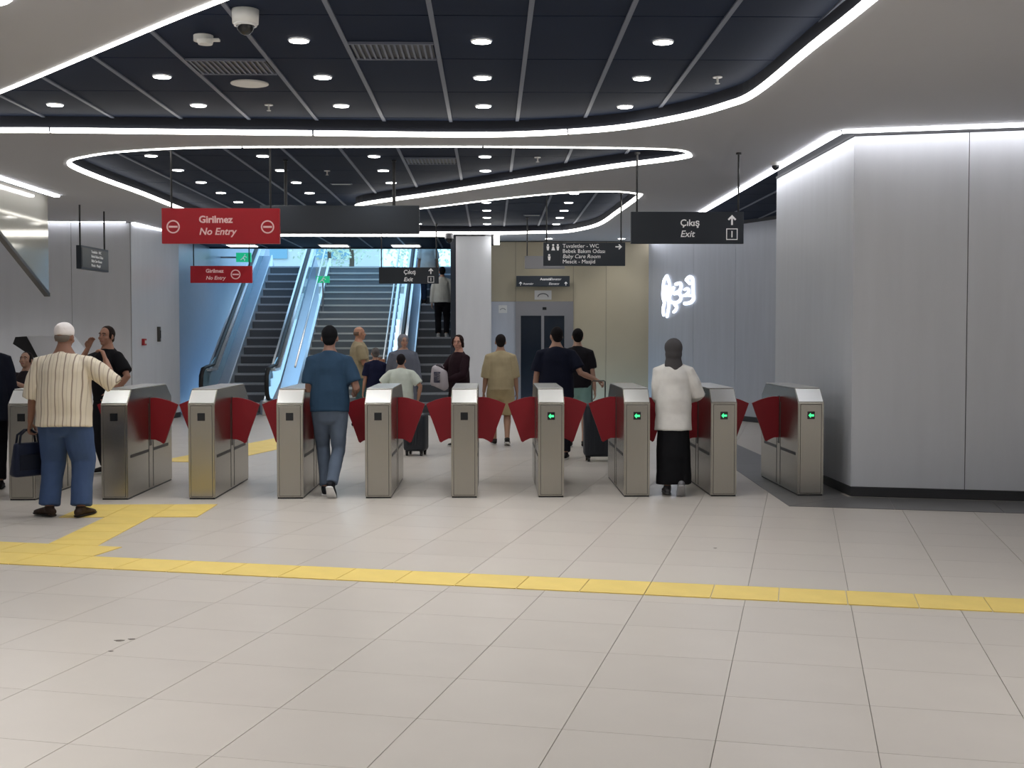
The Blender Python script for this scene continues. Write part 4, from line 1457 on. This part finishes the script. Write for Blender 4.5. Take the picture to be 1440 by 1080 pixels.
    def trad(z):
        a, b = tor(max(z, .90))
        fl = loose * (1.0 if z < 1.25 else max(.35, 1.0 - (z - 1.25) * 3.5))
        mid = .5 * max(0, 1 - abs(z - 1.07) / .16) * .05
        lowf = max(0.0, .92 - z) * .08
        return (a * gx + fl + mid + lowf, b * gx + fl + mid * 1.2 + lowf * 1.4)
    tube(bm, [tp(0, .012 * math.sin((z - .9) * 5), z) for z in zs], [trad(z) for z in zs], n=22, cap='flat')
    tube(bm, [tp(0, -.006, 1.44), tp(0, -.006, 1.475)], [(.085, .078), (.068, .066)], n=16, cap='flat')
    for (sh, el, wr), s in zip(arms, (-1, 1)):
        lo = loose * .7
        inn = tp(s * .09, 0, 1.405)
        if sleeve == 'short':
            q = sh.lerp(el, .80)
            tube(bm, [inn, sh, sh.lerp(el, .4), q], [.05, .06 + lo * .3, .060 + lo * .9, .057 + lo * 1.2], n=14, cap='flat')
        elif sleeve == 'elbow':
            q = el.lerp(wr, .12)
            tube(bm, [inn, sh, sh.lerp(el, .5), el, q], [.05, .06 + lo * .3, .060 + lo * .9, .057 + lo * 1.1, .056 + lo * 1.2], n=14, cap='flat')
        else:
            q = el.lerp(wr, .97 if sleeve == 'long' else .45)
            tube(bm, [inn, sh, sh.lerp(el, .5), el, el.lerp(wr, .4 if sleeve == 'long' else .2), q], [.05, .058 + lo * .3, .056 + lo * .8, .05 + lo * .8, .046 + lo * .8, .036 + lo * .7], n=14, cap='flat')
    so = mesh_obj('shirt', bm, tm, t, True)
    remesh(so, .012, 3, .007 if loose > .015 else .004, 8)
    # lower garment
    bmt = cloth(bcol)
    bm = bmesh.new()
    if bottom == 'skirt':
        mx = (legs[0][2] + legs[1][2]) / 2
        sp = abs(legs[0][2].y - legs[1][2].y) / 2
        cy = mx.y * .6
        tube(bm, [tp(0, 0, 1.02), tp(0, 0, .92), Vector((0, cy * .2, .72)), Vector((mx.x * .6, cy * .6, .42)), Vector((mx.x, cy, .12))], [(.14 * gx, .105), (.168 * gx, .125), (.184 * gx, .15), (.198 * gx, .15 + sp * .5), (.205 * gx, .13 + sp * .7)], n=24, cap='flat')
        nm = 'skirt'
    else:
        tube(bm, [tp(0, 0, 1.03), tp(0, 0, .96), tp(0, -.005, .90), tp(0, -.005, .82)], [(.150 * gx + .014, .11 * gx + .01), (.166 * gx + .014, .118 * gx + .012), (.172 * gx + .014, .122 * gx + .014), (.15 * gx, .11 * gx)], n=22, cap='round')
        for hp, kn, an, fm in legs:
            b = bloose
            if bottom == 'shorts':
                q = hp.lerp(kn, .97)
                tube(bm, [hp, hp.lerp(kn, .4), q], [.098 * gx + b * .5, .09 * gx + b, .074 * gx + b * 1.7], n=16, cap='flat')
            else:
                q = kn.lerp(an, .97)
                tube(bm, [hp, hp.lerp(kn, .4), hp.lerp(kn, .8), kn, kn.lerp(an, .35), kn.lerp(an, .75), q], [.097 * gx + b * .4, .087 * gx + b * .7, .068 * gx + b, .060 * gx + b, .058 + b * 1.1, .050 + b * 1.3, .048 + b * 1.4], n=16, cap='flat')
        nm = 'shorts' if bottom == 'shorts' else 'trousers'
    remesh(mesh_obj(nm, bm, bmt, t, True), .012, 3, .006, 9)
    # shoes
    for hp, kn, an, fm in legs:
        bm = bmesh.new()
        tube(bm, [fm @ Vector((0, -.085, .045)), fm @ Vector((0, -.03, .055)), fm @ Vector((0, .05, .043)), fm @ Vector((0, .12, .032)), fm @ Vector((0, .165, .026))], [(.034, .036), (.040, .046), (.048, .032), (.046, .024), (.034, .018)], Vector((1, 0, 0)), 14)
        tube(bm, [fm @ Vector((0, -.035, .05)), fm @ Vector((0, -.035, .095))], [(.042, .05), (.043, .05)], Vector((1, 0, 0)), 14, 'flat')
        sh_ = mesh_obj('shoe', bm, cloth(shoe, .55), t, True)
        remesh(sh_, .009, 3)
        bm = bmesh.new()
        tube(bm, [fm @ Vector((0, -.09, .012)), fm @ Vector((0, -.03, .012)), fm @ Vector((0, .06, .012)), fm @ Vector((0, .13, .012)), fm @ Vector((0, .175, .014))], [(.036, .012), (.04, .012), (.049, .012), (.047, .012), (.034, .01)], fm.to_3x3() @ Vector((1, 0, 0)), 14)
        mesh_obj('sole', bm, cloth(sole, .6), sh_, True)
    return t, arms


def at(px, py):
    p = PH(px, py, 0)
    return (p.x, p.y, 0)


def feet_walk(a, b, c=0.0):
    return a, b


# 1 old man, striped shirt, cap, bag in the left hand
t1, arms1 = person('old man in a striped cream shirt, white skullcap and blue trousers before the gates', at(92, 727)[:2] + (.006,), R(-2), 1.70, 1.22,
       feet=((-.17, .02, 0, 0, -55), (.15, .02, 0, 0, 12)), hands=((-.33, .06, .83), (.31, .2, 1.39)), elbow=((-.6, -1, -.1), (1, -.15, -1.3)), handdir=(None, (-.35, .1, .95)), lean=R(2), head=(R(-6), R(4)),
       top=(226, 216, 198), topmat=striped(), sleeve='elbow', hem=.80, loose=.045, bottom='trousers', bcol=(66, 86, 124), bloose=.034, shoe=(58, 44, 36), sole=(40, 34, 30), hair='cap', hcol=(238, 232, 232), sk=(140, 100, 82), voxel=.008, fingers=1.1)
w = arms1[0][2]
mw = Matrix.Translation(t1.location) @ Matrix.Rotation(R(-2), 4, 'Z')
wp_ = mw @ (w * (1.70 / 1.72))
bag = thing('handbag', 'dark navy handbag carried by the old man', 'bag', (wp_.x - .03, wp_.y, 0), R(48))
bz = wp_.z - .085
bm = bmesh.new()
bbox(bm, -.15, .16, -.055, .055, bz - .40, bz - .10, .03)
for v in bm.verts:
    k = (v.co.z - (bz - .40)) / .3
    v.co.x *= 1.08 - .22 * k
    v.co.y *= 1.15 - .35 * k
    v.co.x += .015 * math.sin(v.co.z * 23)
mesh_obj('pouch', bm, cloth((26, 34, 56), .5), bag, True)
for yy in (-.03, .03):
    bm = bmesh.new()
    tube(bm, [(-.09, yy, bz - .13), (-.075, yy, bz - .03), (-.02, yy * .4, bz + .012), (.03, yy * .4, bz + .012), (.08, yy, bz - .03), (.095, yy, bz - .13)], [.011] * 6, Vector((0, 1, 0)), 8)
    mesh_obj('handle', bm, cloth((20, 26, 42), .5), bag, True)
bm = bmesh.new(); bbox(bm, -.10, .10, -.066, -.058, bz - .34, bz - .2, .003); mesh_obj('pocket', bm, cloth((20, 26, 42), .5), bag)

# 2 person in dark clothes cut by the left edge
person('person in dark clothes cut off by the left edge of the picture', at(-16, 688), R(25), 1.70, 1.08, hands=(None, None), top=(18, 22, 36), sleeve='long', hem=.72, loose=.04,
       bottom='trousers', bcol=(14, 14, 20), shoe=(14, 14, 16), sole=(30, 30, 30), hair='short', head=(R(-30), 0))
# 3 person at the ticket machine, arms raised
p3 = PY(38, 500, 13.95)
person('short dark haired person with raised arm at the ticket machine', (p3.x, 13.95, 0), R(150), 1.42, 1.0, hands=((-.10, .26, 1.30), (.20, .20, 1.50)), elbow=((-.8, .2, -.6), (.9, .0, -.2)), top=(40, 34, 38), sleeve='short', hem=.85,
       bottom='trousers', bcol=(36, 36, 44), hair='short', sk=(170, 132, 112), head=(R(25), R(-14)))
# 4 man in black T shirt, hand at his face
p4 = PY(152, 500, 14.3)
person('man in a black T-shirt holding a hand to his face behind the second gate', (p4.x, 14.3, 0), R(140), 1.71, 1.08, hands=((-.26, .12, .95), (.10, .20, 1.46)), elbow=((-.9, -.5, 0), (.5, .5, -.9)), handdir=(None, (-.3, -.2, 1)), top=(20, 20, 25), sleeve='short', hem=.86,
       loose=.03, bottom='trousers', bcol=(34, 34, 40), hair='short', hcol=(38, 28, 26), sk=(172, 126, 104), head=(R(20), R(-5)), fingers=.5)
# 5 man in blue shirt walking through
person('man in a blue shirt and grey jeans walking through the gates', at(464, 697), R(0), 1.72, 1.0, feet=((-.05, .06, 0, 0, -3), (.04, -.26, .055, -42, 4)), hands=((-.16, .26, 1.08), (.24, .22, 1.03)), elbow=((-.22, -1, -.3), (.3, -1, -.3)),
       lean=R(3), drop=.022, top=(44, 68, 92), sleeve='short', hem=.86, loose=.03, bottom='trousers', bcol=(92, 104, 122), bloose=.008, shoe=(26, 28, 34), sole=(226, 226, 226), hair='short', hcol=(14, 15, 20), sk=(150, 112, 96), voxel=.008)
# 6 bald man in khaki
p6 = PY(504, 500, 21.5)
person('balding man in khaki shirt and shorts facing right near the stairs', (p6.x, 21.5, 0), R(-75), 1.76, 1.08, hands=((-.15, .34, 1.12), (.2, .30, 1.05)), top=(150, 138, 112), sleeve='short', hem=.84, loose=.04, bottom='shorts', bcol=(62, 92, 96),
       hair='bald', hcol=(110, 90, 78), sk=(178, 130, 106), voxel=.010)
# 7 child in navy
p7 = PY(528, 520, 20.5)
person('grey haired child sized person in navy beside the balding man', (p7.x, 20.5, 0), R(20), 1.40, 1.0, top=(22, 26, 54), sleeve='short', hem=.82, loose=.03, bottom='trousers', bcol=(30, 34, 52), hair='short', hcol=(96, 92, 92), sk=(170, 128, 108), voxel=.010)
# 8 woman with grey headscarf and coat
p8 = PY(567, 500, 20.2)
person('woman in a grey headscarf and long grey coat near the staircase', (p8.x, 20.2, 0), R(-160), 1.62, 1.12, top=(96, 100, 112), sleeve='long', hem=.55, loose=.05, bottom='skirt', bcol=(70, 74, 86), hair='scarf', hcol=(124, 124, 132), sk=(170, 130, 112), voxel=.010)
# 9 pale shirt person in front
p9 = PY(564, 520, 17.4)
person('short person in a pale green white shirt behind the fifth gate', (p9.x, 17.4, 0), R(-8), 1.34, 1.12, hands=((-.26, .1, .95), (.30, .06, .90)), elbow=((-1, -.4, 0), (1, -.4, 0)), top=(206, 214, 204), sleeve='short', hem=.82, loose=.04, bottom='trousers', bcol=(44, 46, 54), hair='short', hcol=(26, 22, 26), voxel=.009)
# 10 woman turned to camera with bag
t10, arms10 = person('woman in a maroon black top looking back toward the viewer, holding a bag', at(646, 628), R(128), 1.61, 1.0, feet=((-.1, .05, 0, 0, -6), (.1, -.05, 0, 0, 8)), hands=((-.06, .26, 1.02), (.10, .27, 1.06)), elbow=((-.9, -.4, -.3), (.9, -.4, -.3)),
       top=(38, 20, 28), sleeve='long', hem=.84, loose=.03, bottom='trousers', bcol=(22, 20, 26), bloose=.03, hair='tied', hcol=(40, 24, 24), sk=(192, 142, 124), head=(R(36), R(2)), sole=(220, 220, 220), voxel=.009, fingers=.9)
q = Matrix.Translation(t10.location) @ Matrix.Rotation(R(128), 4, 'Z') @ (Vector((.02, .36, 1.12)) * (1.61 / 1.72))
bg = thing('tote_bag', 'pale grey patterned bag held by the woman in maroon', 'bag', (q.x, q.y, 0), R(128))
bm = bmesh.new(); bbox(bm, -.16, .16, -.06, .06, q.z - .2, q.z + .10, .05)
for v in bm.verts:
    v.co.x *= 1 + .16 * math.sin(v.co.z * 14 + 1)
    v.co.z += .03 * math.sin(v.co.x * 16)
mesh_obj('pouch', bm, cloth((168, 162, 168)), bg, True)
bm = bmesh.new(); tube(bm, [(-.1, 0, q.z + .1), (-.05, 0, q.z + .14), (.05, 0, q.z + .14), (.1, 0, q.z + .1)], [.01] * 4, Vector((0, 1, 0)), 8); mesh_obj('handle', bm, cloth((120, 114, 122)), bg, True)
bm = bmesh.new(); bbox(bm, -.10, .06, -.062 + .115, .06, q.z - .12, q.z + .04, .003); mesh_obj('patch', bm, cloth((84, 84, 104)), bg)
# 11 man in beige
person('man in a beige T-shirt and beige shorts walking toward the lift', at(704, 626), R(4), 1.63, 1.05, feet=((-.09, .14, 0, 0, -4), (.09, -.14, .02, -18, 6)), drop=.012, top=(180, 166, 134), sleeve='elbow', hem=.86, loose=.03, bottom='shorts', bcol=(176, 160, 124), bloose=.03,
       shoe=(40, 38, 36), hair='short', hcol=(34, 28, 28), sk=(170, 130, 108), voxel=.009)
# 12 man in navy with suitcase
t12, arms12 = person('man in a navy polo shirt pulling a suitcase, seen from behind', at(782, 645), R(-2), 1.71, 1.16, feet=((-.10, .1, 0, 0, -6), (.12, -.05, 0, 0, 6)), hands=(None, (.53, -.02, 1.03)), elbow=((-.8, -.6, 0), (.3, -.4, -.8)), handdir=(None, (.8, -.1, -.35)),
       top=(20, 24, 42), sleeve='short', hem=.80, loose=.04, bottom='trousers', bcol=(22, 22, 28), shoe=(28, 28, 30), hair='short', hcol=(22, 18, 20), sk=(178, 138, 118), head=(R(20), 0), voxel=.009, fingers=1.2)
# 13 man in black behind
p13 = PY(812, 500, 17.6)
person('man in a black T-shirt and mint shorts beyond the man in navy', (p13.x, 17.6, 0), R(-10), 1.70, 1.02, top=(24, 22, 28), sleeve='short', hem=.86, loose=.03, bottom='shorts', bcol=(130, 166, 160), bloose=.03, hair='short', hcol=(16, 14, 16), sk=(190, 152, 132), head=(R(12), 0), voxel=.010)
# 14 woman in white
person('woman in a white shirt, grey headscarf and black skirt walking through the gates', at(946, 695), R(-4), 1.58, .95, feet=((-.06, .05, 0, 0, -3), (.07, -.26, .06, -46, 3)), hands=((-.12, .26, 1.02), (.20, .26, 1.04)), elbow=((-.2, -1, -.4), (.55, -.9, -.3)), drop=.015,
       top=(228, 226, 222), sleeve='long', hem=.72, loose=.04, bottom='skirt', bcol=(14, 14, 18), shoe=(120, 120, 124), sole=(150, 150, 152), hair='scarf', hcol=(78, 76, 78), sk=(180, 140, 120), voxel=.008)
# 15, 16 escalator riders
n_ = 17
rs, rn = LAND_Z / n_, (LAND_Y - Z0Y) / n_
k = 7
person('person in a pale jacket and black trousers riding up the right escalator', (PY(622, 430, Z0Y + k * rn + .2).x, Z0Y + k * rn + .2, (k + 1) * rs), R(0), 1.60, 1.05, feet=((-.1, 0, 0, 0, -5), (.1, -.02, 0, 0, 5)), top=(196, 198, 194), sleeve='long', hem=.84, loose=.04, bottom='trousers', bcol=(20, 20, 26),
       shoe=(200, 200, 200), hair='short', hcol=(20, 18, 22), voxel=.010)
k = 11
person('person in a white top high up on the right escalator', (PY(602, 365, Z0Y + k * rn + .2).x, Z0Y + k * rn + .2, (k + 1) * rs), R(0), 1.62, 1.05, top=(208, 214, 214), sleeve='short', hem=.86, loose=.03, bottom='trousers', bcol=(40, 50, 70), hair='short', hcol=(26, 24, 28), voxel=.011)


# suitcases
def suitcase(label, x, y, rz, w, h, hand):
    t = thing('suitcase', label, 'suitcase', (x, y, 0), rz)
    bm = bmesh.new(); bbox(bm, -w / 2, w / 2, -.13, .13, .06, h, .045); mesh_obj('shell', bm, 'case', t, True)
    for k in range(5):
        xx = -w / 2 + .07 + k * (w - .14) / 4
        for s in (-1, 1):
            box('rib', xx - .012, xx + .012, min(s * .13, s * .136), max(s * .13, s * .136), .14, h - .08, 'case', t)
    for a in (-1, 1):
        for b in (-1, 1):
            bm = bmesh.new(); cyl(bm, (a * (w / 2 - .05), b * .09, .03), .03, .025, 14, 'x'); wl_ = mesh_obj('wheel', bm, 'rubber', t)
            box('fork', a * (w / 2 - .05) - .02, a * (w / 2 - .05) + .02, b * .09 - .015, b * .09 + .015, .045, .065, 'black', wl_)
    if hand:
        bm = bmesh.new()
        tube(bm, [(-.085, .1, h - .02), (-.085, .1, hand - .01), (-.07, .1, hand), (.07, .1, hand), (.085, .1, hand - .01), (.085, .1, h - .02)], [.008] * 6, Vector((0, 1, 0)), 8)
        mesh_obj('pull_handle', bm, 'dsteel', t)
    bm = bmesh.new(); tube(bm, [(-.07, 0, h), (-.05, 0, h + .025), (.05, 0, h + .025), (.07, 0, h)], [.01] * 4, Vector((0, 1, 0)), 8); mesh_obj('carry_handle', bm, 'black', t)
    return t


p = at(843, 648)
suitcase('large dark suitcase with raised pull handle beside the man in navy', p[0], p[1], R(3), .40, .74, 1.02)
p = at(585, 640)
suitcase('black suitcase standing behind the fifth gate', p[0], p[1], R(-12), .30, .56, 0.0)

# ------------------------------------------------------------------ bake modifiers and lettering to plain meshes
dg = bpy.context.evaluated_depsgraph_get()
for o, wob, wsc in _REM:
    me = bpy.data.meshes.new_from_object(o.evaluated_get(dg))
    if wob:
        nv = len(me.vertices)
        co, no = [0.0] * (3 * nv), [0.0] * (3 * nv)
        me.vertices.foreach_get('co', co)
        me.vertices.foreach_get('normal', no)
        for i in range(0, 3 * nv, 3):
            x, y, z = co[i] * wsc, co[i + 1] * wsc, co[i + 2] * wsc
            d_ = wob * (noise.noise((x, y, z * .55)) + .5 * noise.noise((x * 2.3 + 7, y * 2.3, z * 1.6)))
            co[i] += no[i] * d_
            co[i + 1] += no[i + 1] * d_
            co[i + 2] += no[i + 2] * d_
        me.vertices.foreach_set('co', co)
        me.update()
    for pz in me.polygons:
        pz.use_smooth = True
    old = o.data
    o.modifiers.clear()
    me.name = o.name
    o.data = me
    bpy.data.meshes.remove(old)
for o in _TXT:
    me = bpy.data.meshes.new_from_object(o.evaluated_get(dg))
    n = link(o.name.split('.')[0], me, None, o.parent)
    n.location = o.location
    n.rotation_euler = o.rotation_euler
    bpy.data.objects.remove(o)
